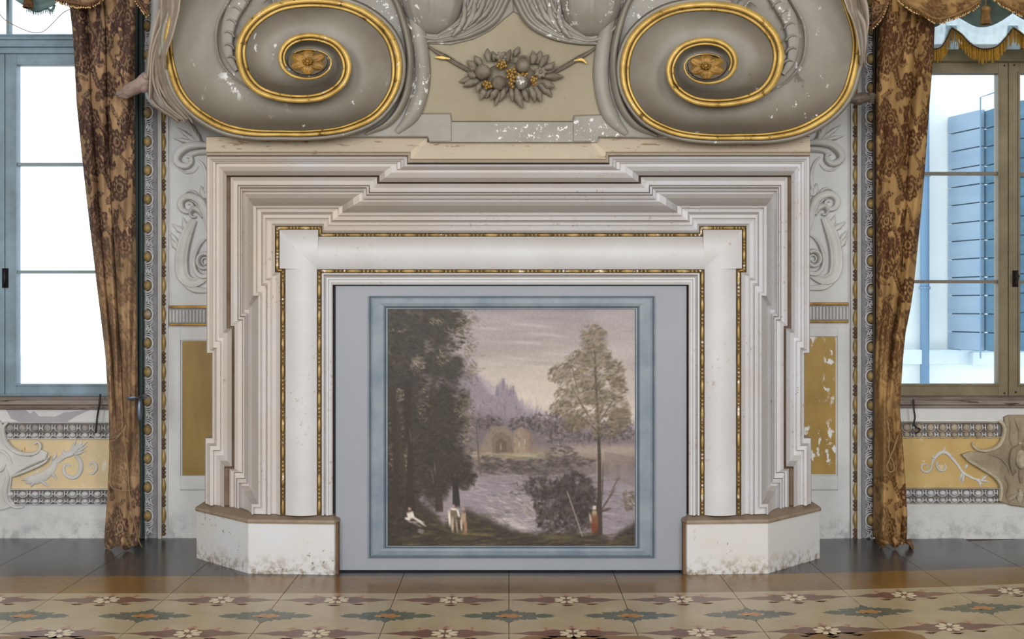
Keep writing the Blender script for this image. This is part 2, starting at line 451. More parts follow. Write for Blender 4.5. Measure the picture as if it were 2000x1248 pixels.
b = MB(); OW = [(-4.15, -2.45), (-.85, .85), (2.45, 4.15)]  # unseen rear wall; its window openings are invented for the fill light
xs = [-5.4] + [v for q in OW for v in q] + [5.4]
for a, c in zip(xs[::2], xs[1::2]): b.box(a, c, -9.9, -9.6, 0, CEIL)
for a, c in OW: b.box(a, c, -9.9, -9.6, 0, 1.2); b.box(a, c, -9.9, -9.6, 4.28, CEIL)
o = b.build('wall_front', 'wall_room'); o['kind'] = 'structure'
# wall facing of the two bays: shallow plaster fields, ledges
def bay_panel(side):
    r = side == 'right'
    X = (lambda x: 1988 - x) if r else (lambda x: x)
    t = MB()
    def slab(x0, y0, x1, y1, yf, yb=.0): t.pbox(min(X(x0), X(x1)), y0, max(X(x0), X(x1)), y1, yf, yb)
    slab(328, 640, 352, 1056, -.012); slab(352, 640, 420, 664 if not r else 657, -.012); slab(352, 929, 420, 956, -.012)
    slab(328, 958, 440, 1056, -.014)
    slab(329, 205, 331, 596, -.008)
    return t.build('trim_%d' % (2 if r else 1), 'wall_white', bevel=.002)
for sd in ('left', 'right'):
    r = sd == 'right'; X = (lambda x: 1988 - x) if r else (lambda x: x)
    tr = bay_panel(sd); tr['kind'] = 'structure'
    q = [X(356), X(425)]; q.sort()
    MB().pbox(q[0], 658 if r else 666, q[1], 926 if r else 928, -.006, 0).build('ochre_panel', 'ochre_right' if r else 'ochre_left', tr,
        label='flaking ochre panel with white patches' if r else 'dark ochre painted panel')
    dy = -6 if r else 0
    for k, (a, c) in enumerate(((596.5, 602), (632, 636.5))):
        q = sorted((X(330), X(420)))
        MB().pbox(q[0], a + dy, q[1], c + dy, -.022, 0).build('gilt_bar', 'gilt_dark', tr, bevel=.004)
    fb = MB(); q = sorted((X(330), X(420)))
    fb.pbox(q[0], 603 + dy, q[1], 631.5 + dy, -.004, 0); fb.build('fluted_band', 'carved_ground', tr)
    x = 333.5; rib = None
    while x < 415:
        rb = MB(); ribbon(rb, [(X(x), 605.5 + dy), (X(x), 617 + dy), (X(x), 629.5 + dy)], 2.3, -.003, .018, n=5, k=5, prof='round', hs=[.8, 1, .8])
        rb.build('flute', 'relief_white', tr, smooth=True); x += 6.6

# ---- acanthus scroll reliefs beside the chimneypiece
def scroll_relief(side):
    r = side == 'right'
    X = (lambda x: 1988 - x) if r else (lambda x: x)
    dy = -5 if r else 0
    f = lambda pts: [(X(x), y + dy) for x, y in pts]
    t = thing('acanthus_relief', 'pale plaster acanthus scroll relief on the wall strip %s the chimneypiece' % ('right of' if r else 'left of'),
              'relief', W(X(365), 400 + dy, 0), 'acanthus reliefs beside the chimneypiece')
    L1 = MB()   # crown of leaves
    bs = f([(392, 283)])[0]
    for tp, w in (((366, 232), 9), ((344, 248), 7), ((338, 270), 7), ((378, 243), 6), ((386, 256), 7), ((398, 275), 7)):
        leaf(L1, bs, f([tp])[0], w, -.004, 0.042, 3, 0)
    L1.build('leaf_crown', 'relief_white', t, smooth=True)
    c1 = MB()   # upper volute
    ribbon(c1, f([(412, 286), (392, 284), (368, 288), (352, 300), (347, 312), (353, 322), (366, 325), (375, 318), (374, 308), (366, 306)]),
           [5, 7, 8, 8, 7.5, 7, 5, 3], -.002, 0.060, 44, 10, 'double')
    ribbon(c1, f([(410, 297), (392, 298), (378, 302), (373, 312)]), [6, 6, 5, 3], -.002, 0.045, 20, 8, 'round')
    ribbon(c1, f([(343, 308), (348, 325), (362, 337), (378, 336), (388, 325)]), [1, 2, 2.5, 2, 1], -.002, 0.012, 20, 6)
    c1.blob(W(X(371), 313 + dy, -.02), .011, .014, .011, 10, 6)
    c1.build('volute', 'relief_white', t, smooth=True)
    c2 = MB()
    ribbon(c2, f([(386, 312), (395, 320), (402, 336), (404, 355), (402, 372), (400, 382)]), [2, 3, 3.5, 4, 4, 3], -.002, 0.021, 24, 8, 'double')
    leaf(c2, f([(400, 388)])[0], f([(392, 362)])[0], 9, -.003, .026, 2)
    leaf(c2, f([(404, 388)])[0], f([(404, 372)])[0], 6, -.003, .022, 2)
    ribbon(c2, f([(362, 377), (372, 373), (382, 376), (388, 383)]), [1, 2.5, 3, 2], -.002, 0.021, 14, 6)
    c2.build('stem', 'relief_white', t, smooth=True)
    c3 = MB()   # middle volute
    ribbon(c3, f([(412, 470), (408, 440), (404, 415), (396, 396), (380, 386), (364, 386), (355, 396), (358, 410), (370, 414), (378, 405), (374, 397), (368, 398)]),
           [3, 6, 8, 9, 8, 7, 6, 4.5, 3], -.002, 0.063, 54, 10, 'double')
    ribbon(c3, f([(398, 425), (392, 412), (380, 408), (373, 416), (376, 424), (384, 424)]), [4, 7, 7, 5, 3, 2], -.006, 0.060, 24, 8)
    for k in range(3):
        ribbon(c3, f([(372 + 5 * k, 392 + 2 * k), (384 + 4 * k, 398 + 5 * k), (393 + 3 * k, 414 + 6 * k)]), [.8, 1.5, .8], -.03, 0.021, 10, 5)
    c3.build('volute', 'relief_white', t, smooth=True)
    c4 = MB()   # long channelled body of the C scroll
    ribbon(c4, f([(380, 430), (370, 450), (361, 478), (357, 505), (358, 530), (364, 545), (378, 552), (392, 548), (404, 540)]),
           [6, 10, 11.5, 12, 12, 12, 11, 9, 7], -.002, 0.048, 50, 12, 'channel')
    ribbon(c4, f([(350, 500), (353, 530), (362, 552), (380, 565), (408, 568)]), [2, 4, 6, 7, 5], -.002, 0.027, 26, 8, 'double')
    for k, (x0, y0_) in enumerate(((352, 482), (350, 503), (351, 524), (357, 541))):
        ribbon(c4, f([(x0 + 4, y0_), (x0 + 10, y0_ + 3), (x0 + 15, y0_ + 1)]), [.6, 1.4, .6], -.014, .01, 8, 4)
    c4.build('c_scroll', 'relief_white', t, smooth=True)
    c5 = MB()
    for bp, tp, w in (((366, 452), (357, 424), 8), ((364, 458), (336, 437), 8), ((358, 462), (372, 428), 6), ((352, 492), (333, 466), 8), ((350, 478), (331, 452), 6)):
        leaf(c5, f([bp])[0], f([tp])[0], w, -.003, .024, 2)
    c5.build('leaf_fringe', 'relief_white', t, smooth=True)
    c6 = MB()   # inner rolled volute
    ribbon(c6, f([(408, 462), (394, 474), (384, 492), (380, 512), (384, 530), (396, 540), (410, 538)]), [2, 3, 4, 4, 4, 5, 5], -.004, 0.039, 34, 8, 'double')
    ribbon(c6, f(spiral(401, 512, 15, 3, .9, .9 + 3.6 * math.pi, 26, 1.15)), [5, 4.5, 3, 1.5], -.004, 0.051, 46, 8)
    c6.build('inner_volute', 'relief_white', t, smooth=True)
scroll_relief('left'); scroll_relief('right')

# ---- vertical carved borders: bead-and-spindle strip and the strip of gilt eggs
def border(side):
    r = side == 'right'
    X = (lambda x: 1990 - x) if r else (lambda x: x)
    n0 = 4 if r else 3
    mir = -1 if r else 1
    t = MB()
    for x0, x1, yf in ((308, 315, -.03), (315, 316.5, -.012), (326, 328, -.02), (316.5, 326, -.01), (283, 286, -.03)):
        q = sorted((X(x0), X(x1))); t.pbox(q[0], -60, q[1], 1058, yf, 0)
    tr = t.build('trim_%d' % n0, 'relief_white', bevel=.0015); tr['kind'] = 'structure'
    g = MB(); G = []
    for i in range(9):
        u = i / 8; x = 286 + 21.5 * u
        y = -.004 - .010 * math.sin(math.pi * u)
        a = W(X(x), -60, 0); c = W(X(x), 1056, 0); G.append([(a[0], y, a[2]), (c[0], y, c[2])])
    g.grid(G); g.build('cyma_ground', 'carved_ground', tr, smooth=True)
    # one repeat of the strip, meshes shared by all repeats
    s = DIST / FOC
    sp = MB(); pts = [(0, -.012, (-19 + 38 * i / 10) * s) for i in range(11)]
    rad = [s * (1.2 + 3.6 * math.sin(math.pi * i / 10) ** 1.2) for i in range(11)]
    sp.tube(pts, rad, 8); spm = sp.build('spindle', 'gold_spindle', smooth=True, data=True)
    pe = MB()
    for k in (-7.5, 0, 7.5): pe.blob((0, -.013, k * s), 4.6 * s, 4.4 * s, 3.9 * s, 8, 5)
    pem = pe.build('pearls', 'umber', smooth=True, data=True)
    eg = MB().blob((mir * -1.5 * s, -.028, 0), 7.5 * s, 8 * s, 9.5 * s, 12, 8)
    egm = eg.build('egg', 'egg_gold', smooth=True, data=True)
    def loc_tube(bb, pts, r_):
        bb.tube([(mir * x * s, y, z * s) for x, y, z in pts], [q * s for q in r_], 6)
    lf = MB()
    ring = [(-1.5 + 11 * math.cos(a), -.030 - .003 * math.cos(a), 13 * math.sin(a)) for a in np.linspace(-2.2, 2.2, 15)]
    loc_tube(lf, ring, [.8] + [1.9] * 13 + [.8])
    for k in range(1, 4):
        arc = [(-1 + (11 + .1 * k) * math.cos(a), -.026, 4.2 * k + (13) * math.sin(a)) for a in np.linspace(.2 + .12 * k, 2.3, 11)]
        loc_tube(lf, arc, [.5] + [1.3] * 9 + [.5])
    for k in range(1, 3):
        arc = [(-1 + 11 * math.cos(a), -.026, -4.2 * k - 13 * math.sin(a)) for a in np.linspace(.3, 2.0, 9)]
        loc_tube(lf, arc, [.5] + [1.2] * 7 + [.5])
    lfm = lf.build('leaf_carving', 'carved_light', smooth=True, data=True)
    lk = MB()
    loc_tube(lk, [(-9, -.028, 8), (-3, -.034, 3), (0, -.036, -2), (-4, -.034, -7), (-8, -.03, -9)], [.8, 1.6, 1.8, 1.4, .7])
    loc_tube(lk, [(7, -.028, 7), (2, -.036, 4), (3, -.036, -3), (8, -.028, -8)], [.8, 1.5, 1.5, .8])
    lk.blob((mir * -6 * s, -.03, 0), 2.6 * s, 3 * s, 4 * s, 6, 4)
    lkm = lk.build('leaf_link', 'carved_light', smooth=True, data=True)
    ys = 446 + (8 if r else 0)
    for k in range(-9, 12):
        y = ys + 56 * k
        if -70 < y < 1046:
            xe = 292.5 if not r else 293.5
            p = W(X(xe), y, 0); link_obj('egg', egm, tr, (p[0], 0, p[2])); link_obj('leaf_carving', lfm, tr, (p[0], 0, p[2]))
            if y + 28 < 1050:
                p = W(X(296), y + 28, 0); link_obj('leaf_link', lkm, tr, (p[0], 0, p[2]))
            p = W(X(321), y, 0); link_obj('spindle', spm, tr, (p[0], 0, p[2]))
            if y + 28 < 1050:
                p = W(X(321), y + 28, 0); link_obj('pearls', pem, tr, (p[0], 0, p[2]))
border('left'); border('right')

# ---- painted timber upright between curtain and border
for nm, x0, x1, m in (('trim_5', 263, 283, 'teal'), ('trim_6', 1706, 1718, 'brown_strip')):
    t = MB(); w = x1 - x0
    for a, c, y in ((0, .28, -.055), (.28, .42, -.035), (.42, .72, -.05), (.72, 1, -.03)):
        t.pbox(x0 + w * a, -60, x0 + w * c, 1050, y, .02)
    o = t.build(nm, m, bevel=.003); o['kind'] = 'structure'

# ------------------------------------------------------------------ dado below the windows
def dado(side):
    r = side == 'right'
    X = (lambda x: x)
    x0, x1 = (1712, 2260) if r else (-260, 262)
    px0, px1 = (1760, 1950) if r else (22, 262)
    ye = (826, 853, 955, 982) if r else (827, 856, 957, 985)
    t = MB()
    t.pbox(x0, 1008 if r else 1012, x1, 1060, -.02, 0)
    t.pbox(x0, ye[3] + 2, x1, 1009 if r else 1013, -.012, 0)
    tr = t.build('baseboard_right' if r else 'baseboard_left', 'wall_white', bevel=.004); tr['kind'] = 'structure'
    pn = thing('dado_relief', 'yellow-ochre dado relief with egg rows under the %s' % ('right window, face mask at its end' if r else 'left window, curling scrolls at its left end'),
               'relief', W(1850 if r else 110, 1000, 0), 'dado reliefs under the windows')
    MB().pbox(x0 if not r else 1712, ye[1], x1, ye[2], -.006, 0).build('ochre_field', 'ochre_dado2' if r else 'ochre_dado', pn)
    lines = MB()
    for y in (ye[0] - 1.5, ye[1] + 1, ye[2] - 1, ye[3] + 1): lines.pbox(x0, y - .8, x1, y + .8, -.022, 0)
    lines.build('fillet', 'carved_beige' if r else 'carved', pn)
    MB().pbox(x0, ye[0], x1, ye[1], -.008, 0).build('egg_ground', 'ground_grey', pn)
    MB().pbox(x0, ye[2], x1, ye[3], -.008, 0).build('egg_ground', 'ground_grey', pn)
    s = DIST / FOC
    def emesh(rx, rz, nm, m):
        e = MB().blob((0, -.0165, 0), rx * s, 5 * s, rz * s, 10, 6)
        ring = [((rx + 1.6) * s * math.cos(a), -.014, (rz + 1.4) * s * math.sin(a)) for a in np.linspace(math.pi * .95, math.pi * 2.05, 11)]
        e.tube(ring, [1.1 * s] * 11, 5)
        return e.build(nm, m, smooth=True, data=True)
    def dmesh(hh, m):
        d = MB()
        for q in (-1, 1): d.tube([(q * 3.4 * s, -.012, hh * s), (q * 2.2 * s, -.02, 0), (q * 3.6 * s, -.012, -hh * s)], [1.3 * s, 1.6 * s, 1.3 * s], 5)
        d.tube([(-2.6 * s, -.018, 0), (2.6 * s, -.018, 0)], [1.3 * s] * 2, 5)
        return d.build('dart', m, smooth=True, data=True)
    e1 = emesh(7.2, 7.2, 'egg', 'carved_dirty' if not r else 'carved_beige'); e2 = emesh(6.2, 4.8, 'egg', 'carved' if not r else 'carved_beige')
    e3 = emesh(6.8, 5.2, 'egg', 'carved'); e4 = emesh(6.0, 4.2, 'egg', 'carved')
    d1 = dmesh(6, 'carved'); d2 = dmesh(4, 'carved')
    sp = 23.2 if r else 24.3
    st = 1769 if r else 22.4
    for k in range(8 if r else 10):
        x = st + sp * k
        for (yy, em, dm) in ((ye[0] + 8.5, e1, d1), (ye[0] + 22.5, e2, d2), (ye[2] + 7, e3, d1), (ye[2] + 21, e4, d2)):
            p = W(x, yy, 0); link_obj('egg', em, pn, (p[0], 0, p[2]))
            p = W(x + sp / 2 - .5, yy, 0); link_obj('dart', dm, pn, (p[0], 0, p[2]))
    m = 'relief_white' if not r else 'carved_beige'
    if r:
        b = MB()
        b.prism([(1963, 815), (1972, 811), (2015, 811), (2032, 835), (2060, 872), (2100, 888), (2060, 915), (2035, 942), (2032, 985), (2005, 992), (1975, 988), (1952, 980), (1951, 960), (1954, 944), (1941, 929), (1916, 913), (1889, 900), (1878, 888), (1896, 882), (1925, 884), (1948, 875), (1960, 855), (1964, 835)], -.026, -.002, .006)
        b.build('strapwork', 'strap_beige', pn); b = MB()
        for ps in ([(1970, 814), (1974, 836), (1972, 856), (1976, 872)], [(2004, 814), (2008, 836), (2006, 856), (2010, 872)], [(1962, 930), (1970, 948), (1966, 968), (1972, 986)], [(1980, 815), (1990, 840), (1988, 862)], [(1930, 888), (1950, 892), (1966, 908), (1972, 926)]):
            ribbon(b, ps, [1, 2.6, 2.6, 1], -.024, .016, 20, 6, 'double')
        b.build('strap_fold', 'strap_beige', pn, smooth=True)
        b = MB()
        ribbon(b, [(1950, 822), (1958, 828), (1961, 842), (1956, 860), (1946, 873), (1925, 880), (1907, 877), (1899, 868), (1902, 863)], [3, 3.6, 3.6, 3.4, 3.2, 2.6, 1.6], -.022, .02, 36, 8, 'double')
        ribbon(b, [(1879, 887), (1893, 900), (1916, 914), (1938, 928), (1951, 942), (1955, 958), (1952, 978)], [2, 3.2, 3.2, 3.2, 3.2, 3], -.022, .02, 36, 8, 'double')
        b.build('scroll_edge', 'strap_edge', pn, smooth=True); b = MB()
        ribbon(b, [(2040, 822), (2032, 842), (2040, 866), (2060, 878)], [3, 3.6, 3.4, 3], -.022, .02, 20, 8, 'double')
        b.build('scroll_edge', 'strap_edge', pn, smooth=True)
        b = MB()
        for k in range(13):
            q = k / 12; x = 1882 + q * 66; y = 889 + q * 44 + 3 * math.sin(q * 3)
            p = W(x, y, -.038); b.blob(p, .005, .006, .005, 6, 4)
        b.build('pearl_row', 'strap_edge', pn, smooth=True)
        # the mask: face, hair, brow, nose and mouth
        fc = MB(); c = W(1993, 897, -.03)
        G = []
        for i in range(25):
            a = math.pi * i / 24; row = []
            for k in range(25):
                q = math.pi * k / 24
                X_ = math.cos(q) * math.sin(a); Z = math.cos(a); Y = math.sin(q) * math.sin(a)
                d = .050 * Y
                wq = .033 * (1 - .22 * max(0, -Z))
                nz = math.exp(-((X_ / .13) ** 2)) * math.exp(-(((Z + .05) / .28) ** 2)) * .012
                brow = math.exp(-(((Z - .28) / .08) ** 2)) * math.exp(-((X_ / .55) ** 4)) * .004
                eye = -.007 * sum(math.exp(-(((X_ - e) / .17) ** 2) - (((Z - .14) / .10) ** 2)) for e in (-.33, .33))
                ball = .005 * sum(math.exp(-(((X_ - e) / .09) ** 2) - (((Z - .13) / .05) ** 2)) for e in (-.33, .33))
                mouth = -.004 * math.exp(-((X_ / .26) ** 2) - (((Z + .47) / .035) ** 2)) + .004 * math.exp(-((X_ / .22) ** 2) - (((Z + .55) / .05) ** 2))
                row.append((c[0] + wq * X_, c[1] - d - (nz + brow + eye + ball + mouth), c[2] + .056 * Z))
            G.append(row)
        fc.grid(G); fc.build('mask_face', 'strap_edge', pn, smooth=True)
        hr = MB()
        for sx in (-1, 1):
            for k in range(4):
                o = k * 2.2
                ribbon(hr, [(1993, 876 - o), (1993 + sx * (9 + o), 880 - o * .6), (1993 + sx * (14 + o), 894), (1993 + sx * (13 + o), 910), (1993 + sx * (8 + o), 922 + o)], [1.5, 2.2, 2.4, 2, 1], -.03, .022, 16, 6)
        ribbon(hr, [(1993, 918), (1992, 930), (1993, 944)], [5, 4, 1.5], -.026, .03, 12, 6, 'double')
        hr.build('mask_hair', 'strap_beige', pn, smooth=True)
        b = MB()
        for y, w_ in ((866, 4), (958, 4.5), (972, 7)): b.blob(W(1992, y, -.03), w_ * s, 4 * s, w_ * s, 8, 6)
        leaf(b, (1992, 955), (1992, 988), 9, -.026, .02, 3); leaf(b, (1985, 965), (1966, 978), 7, -.026, .02, 2); leaf(b, (1998, 965), (2018, 978), 7, -.026, .02, 2)
        b.build('boss', m, pn, smooth=True)
        b = MB()   # foliage tendril on the field
        ribbon(b, spiral(1807, 912, 12, 3, .2, .2 - 3.4 * math.pi + math.pi, 22), [2.6, 2.4, 1.8, 1], -.005, .012, 36, 6)
        ribbon(b, [(1819, 910), (1824, 896), (1836, 884), (1848, 884), (1860, 896), (1870, 908), (1880, 922), (1898, 933), (1915, 938)], [1.5, 3, 3.6, 3.2, 2.6, 2.6, 2.4, 1.6], -.005, .014, 40, 6, 'double')
        ribbon(b, spiral(1841, 910, 13, 4, 2.4, 2.4 + 2.6 * math.pi - math.pi, 20, 1.05), [2.6, 2.4, 1.4], -.005, .012, 30, 6)
        for a_, c_ in (((1840, 886), (1846, 872)), ((1850, 888), (1862, 890)), ((1826, 896), (1818, 890)), ((1880, 922), (1872, 940)), ((1882, 926), (1878, 946)), ((1884, 915), (1890, 905)), ((1915, 938), (1930, 925)), ((1915, 938), (1934, 940)), ((1912, 938), (1914, 952)), ((1905, 936), (1922, 948))):
            leaf(b, a_, c_, 3.4, -.005, .014, 2)
        b.build('foliage', 'relief_white', pn, smooth=True)
    else:
        b = MB()
        b.prism([(-40, 815), (-6, 818), (4, 830), (5, 850), (14, 872), (34, 888), (60, 892), (78, 878), (92, 884), (88, 898), (66, 908), (42, 918), (22, 932), (20, 950), (18, 972), (30, 988), (8, 996), (-20, 1000), (-45, 992)], -.026, 0, .006)
        b.build('strapwork', m, pn)
        b = MB()
        ribbon(b, [(16, 824), (8, 834), (9, 852), (18, 870), (36, 883), (58, 887), (75, 882), (80, 870), (74, 863), (68, 868)], [2.4, 3.6, 4, 4, 4, 3.6, 3.2, 2.2, 1.4], -.02, .024, 40, 8, 'double')
        ribbon(b, [(98, 890), (88, 902), (64, 914), (40, 924), (24, 930)], [1.2, 3, 3.4, 3.2, 2.4], -.022, .022, 26, 8, 'double')
        ribbon(b, [(12, 916), (16, 934), (12, 958), (16, 978), (30, 990), (46, 990)], [3, 4.5, 5, 4.5, 3, 1.4], -.02, .024, 30, 8, 'double')
        ribbon(b, [(-8, 880), (8, 882), (18, 892), (24, 906)], [3, 3, 2.6, 2], -.024, .018, 18, 8, 'double')
        ribbon(b, [(-12, 922), (4, 918), (12, 906)], [3, 4, 2], -.022, .022, 14, 8)
        b.build('scroll_edge', m, pn, smooth=True)
        b = MB()
        for k in range(11):
            q = k / 10; b.blob(W(34 + 58 * q, 922 - 26 * q - 3 * math.sin(q * 3), -.04), .005, .006, .005, 6, 4)
        b.build('pearl_row', m, pn, smooth=True)
        b = MB()
        ribbon(b, [(50, 938), (70, 936), (92, 925), (106, 908), (106, 890)], [7, 11, 10, 7, 4], -.006, .014, 26, 8, 'round')
        ribbon(b, [(112, 902), (126, 890), (140, 884), (150, 874), (160, 862)], [4, 6, 7, 6, 2], -.006, .016, 24, 8, 'double')
        for a_, c_ in (((100, 920), (112, 936)), ((70, 938), (60, 952)), ((80, 938), (98, 952)), ((60, 934), (42, 938)), ((138, 884), (150, 858)), ((146, 882), (172, 862)), ((146, 886), (172, 870)), ((146, 888), (168, 880)), ((128, 890), (122, 876)), ((104, 900), (112, 884)), ((146, 890), (160, 895))):
            leaf(b, a_, c_, 4.2, -.006, .016, 2)
        ribbon(b, [(150, 890), (158, 902), (158, 918), (150, 930), (138, 932), (127, 924), (125, 912), (131, 906), (138, 911)], [3, 4.5, 4.5, 4, 3.6, 3, 1.8], -.006, .016, 40, 8, 'double')
        b.build('foliage', m, pn, smooth=True); b = MB()
        ribbon(b, [(170, 925), (182, 924), (189, 914), (186, 904), (178, 904), (176, 911), (181, 914)], [.8, 2.6, 3, 2.8, 2.2, 1.2], -.006, .014, 28, 6, 'double')
        b.build('foliage', m, pn, smooth=True)
        # patch of bare plaster under the sill
        MB().prism([(12, 800), (50, 801), (58, 808), (66, 803), (76, 813), (108, 814), (124, 806), (176, 800), (150, 812), (130, 824), (40, 825), (22, 818)], -.003, 0).build('bare_plaster', 'plaster_bare', pn)
dado('left'); dado('right')

# ------------------------------------------------------------------ windows
def window(side):
    r = side == 'right'
    Y = .14
    w = MB()
    m = 'win_right' if r else 'win_left'; mb = 'win_bar' if r else 'win_bar_l'
    top0, top1 = (118, 143) if r else (72, 126)
    if r:
        w.pbox(1700, 96, 2270, 121, .10, .24); w.pbox(1700, 116, 2270, 119, .085, .2)      # transom
        w.pbox(1694, -90, 1722, 796, .10, .24)
        w.pbox(1700, 774, 2270, 797, .11, .24)
    else:
        w.pbox(-280, 70, 280, 104, .10, .24); w.pbox(-280, 86, 280, 91, .075, .2); w.pbox(-280, 71, 280, 77, .085, .2)
        w.pbox(255, -90, 290, 800, .10, .24)
        w.pbox(-280, 770, 280, 800, .11, .24)
    fr = w.build('window_2' if r else 'window_1', m, bevel=.004); fr['kind'] = 'structure'
    def sash(x0, x1, y0, y1, gx0, gx1, gy0, gy1, bars, nm='sash'):
        s = MB()
        s.pbox(x0, y0, gx0, y1, Y - .02, Y + .04); s.pbox(gx1, y0, x1, y1, Y - .02, Y + .04)
        s.pbox(gx0, y0, gx1, gy0, Y - .02, Y + .04); s.pbox(gx0, gy1, gx1, y1, Y - .02, Y + .04)
        # glazing rebate
        q = 4
        s.pbox(gx0 - q, gy0 - q, gx0, gy1 + q, Y - .03, Y + .03); s.pbox(gx1, gy0 - q, gx1 + q, gy1 + q, Y - .03, Y + .03)
        s.pbox(gx0, gy0 - q, gx1, gy0, Y - .03, Y + .03); s.pbox(gx0, gy1, gx1, gy1 + q, Y - .03, Y + .03)
        so = s.build(nm, m, fr, bevel=.003)
        ys = [gy0] + [c for c in bars] + [gy1]
        for c in bars: MB().pbox(gx0 - 1, c - 3, gx1 + 1, c + 3, Y - .012, Y + .03).build('glazing_bar', mb, so)
        for a, c in zip(ys[:-1], ys[1:]):
            MB().pbox(gx0 - 2, a, gx1 + 2, c, Y + .008, Y + .012).build('pane', 'glass', so)
        return so
    if r:
        sash(1718, 1969, 121, 774, 1745, 1950, 143, 750, [338.5, 550])
        sash(1970.5, 2240, 121, 774, 1993, 2210, 143, 750, [340, 551])
        sash(1700, 2260, -120, 95, 1740, 2220, -90, 86, [], 'fanlight_sash')
        h = MB(); h.pbox(1979, 528, 1989, 560, Y - .03, Y - .02); h.blob(W(1984, 545, Y - .05), .013, .02, .04, 10, 8)
        h.tube([W(1984, 545, Y - .03), W(1984, 545, Y - .07), W(1991, 538, Y - .08)], [.008, .008, .006], 8)
        h.build('handle', 'iron', fr, smooth=True)
        for x, y in ((1962, 768), (1984, 766), (1962, 128), (1981, 127)):
            MB().blob(W(x, y, Y - .022), .005, .005, .006, 8, 5).build('hinge_pin', 'iron', fr)
    else:
        sash(10, 262, 105, 770, 32, 240, 126, 750, [320.5, 531])
        sash(-250, 8.5, 105, 770, -215, -14, 126, 750, [320.5, 531])
        f = sash(-260, 270, -120, 69, -230, 250, -90, 66, [], 'fanlight_sash')
        MB().pbox(12, -90, 18, 68, Y - .015, Y + .03).build('glazing_bar', mb, f)
        h = MB(); h.pbox(4, 524, 15, 562, Y - .03, Y - .02); h.blob(W(10, 542, Y - .035), .011, .015, .042, 10, 8)
        h.build('handle', 'iron', fr, smooth=True)
    # sill boards
    sb = MB(); a, c = (1700, 2290) if r else (-290, 262)
    y0, y1 = (776, 797) if r else (776, 800)
    sb.pbox(a, y0, c, y0 + 6, -.01, .12); sb.pbox(a, y0 + 6, c, y0 + 15, -.04, .12); sb.pbox(a, y0 + 15, c, y1, -.022, .12)
    sb.build('sill', 'sill', fr, bevel=.004)
    return fr
window('left'); window('right')

# ------------------------------------------------------------------ outside the right window
bw = MB(); Y0 = 3.0
bw.box(xpx(1640, Y0), 9.0, Y0, Y0 + .5, -1.5, 7.0)
hb = thing('neighbour_house', 'pale rendered house seen through the right window, with plank shutters', 'building', (xpx(1850, Y0), Y0, -1.5))
bw.build('house_wall', 'out_wall', hb)
MB().pbox(1560, 683, 2400, 712, Y0 - .12, Y0).build('ledge', 'out_ledge', hb, bevel=.01)
MB().pbox(1900, 688, 2120, 714, Y0 - .2, Y0).build('sill_block', 'out_ledge', hb, bevel=.01)
b = MB(); b.tube([W(1806, -60, Y0 - .1), W(1806, 900, Y0 - .1)], [.037] * 2, 14); b.build('downpipe', 'out_pipe', hb, smooth=True)
b = MB()
for y in (340, 560): b.tube([W(1806, y, Y0 - .1), W(1806, y + 5, Y0 - .1)], [.046] * 2, 14)
b.build('pipe_bracket', 'out_pipe', hb, smooth=True)
b = MB(); b.tube([W(1915, 700, Y0 - .5), W(1915, 190, Y0 - .5), W(1950, 178, Y0 - .7)], [.006] * 3, 6); b.build('cable', 'out_pipe', hb)
def shutter(xa, ya, xb, yb, ztop, zbot, n, m, label, extra=None):
    t = thing('shutter', label, 'shutter', (xa, ya, zbot), 'plank shutters of the neighbouring house')
    d = Vector((xb - xa, yb - ya, 0)); L = d.length; d.normalize(); nrm = Vector((d.y, -d.x, 0))
    if nrm.y > 0: nrm = -nrm
    h = (ztop - zbot) / n
    for k in range(n):
        bb = MB(); z0 = zbot + k * h + .005; z1 = zbot + (k + 1) * h - .005
        j = random.uniform(0, .004)
        P = [Vector((xa, ya, 0)), Vector((xb, yb, 0))]
        v = []
        for p in P:
            for o in (j, -.03):
                for z in (z0, z1): q = p + nrm * o; v.append((q.x, q.y, z))
        bb.add(v, [(0, 1, 3, 2), (4, 6, 7, 5), (0, 4, 5, 1), (2, 3, 7, 6), (0, 2, 6, 4), (1, 5, 7, 3)])
        bb.build('plank', m, t)
    bb = MB()
    for p in (Vector((xa, ya, 0)) - nrm * .03, ):
        q = Vector((xb, yb, 0)) - nrm * .035; p = Vector((xa, ya, 0)) - nrm * .035
        v = [(p.x, p.y, zbot), (p.x, p.y, ztop), (q.x, q.y, ztop), (q.x, q.y, zbot)]
        bb.add(v, [(0, 1, 2, 3)])
    bb.build('backing', 'out_pipe', t)
pa, pb = W(1852, 228, 2.98), W(1916, 214, 2.62)
zb = zpx(684, 2.8)
shutter(pa[0], 2.98, pb[0], 2.62, pa[2], zb, 13, 'out_shutter', 'pale blue-grey plank shutter leaf outside the right window, the wider paler leaf')
pa, pb = W(1921, 217, 2.66), W(1948, 204, 2.46)
shutter(pa[0], 2.66, pb[0], 2.46, pa[2], zb, 13, 'out_shutter2', 'narrow deep-blue plank shutter leaf beside the paler one, outside the right window')
pa, pb = W(1988, 196, 2.62), W(2120, 180, 2.3)
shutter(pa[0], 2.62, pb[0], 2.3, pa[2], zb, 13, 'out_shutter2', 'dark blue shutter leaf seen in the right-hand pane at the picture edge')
o = MB().box(-30, 30, .34, 60, -1.7, -1.5).build('ground', 'out_ground'); o['kind'] = 'structure'

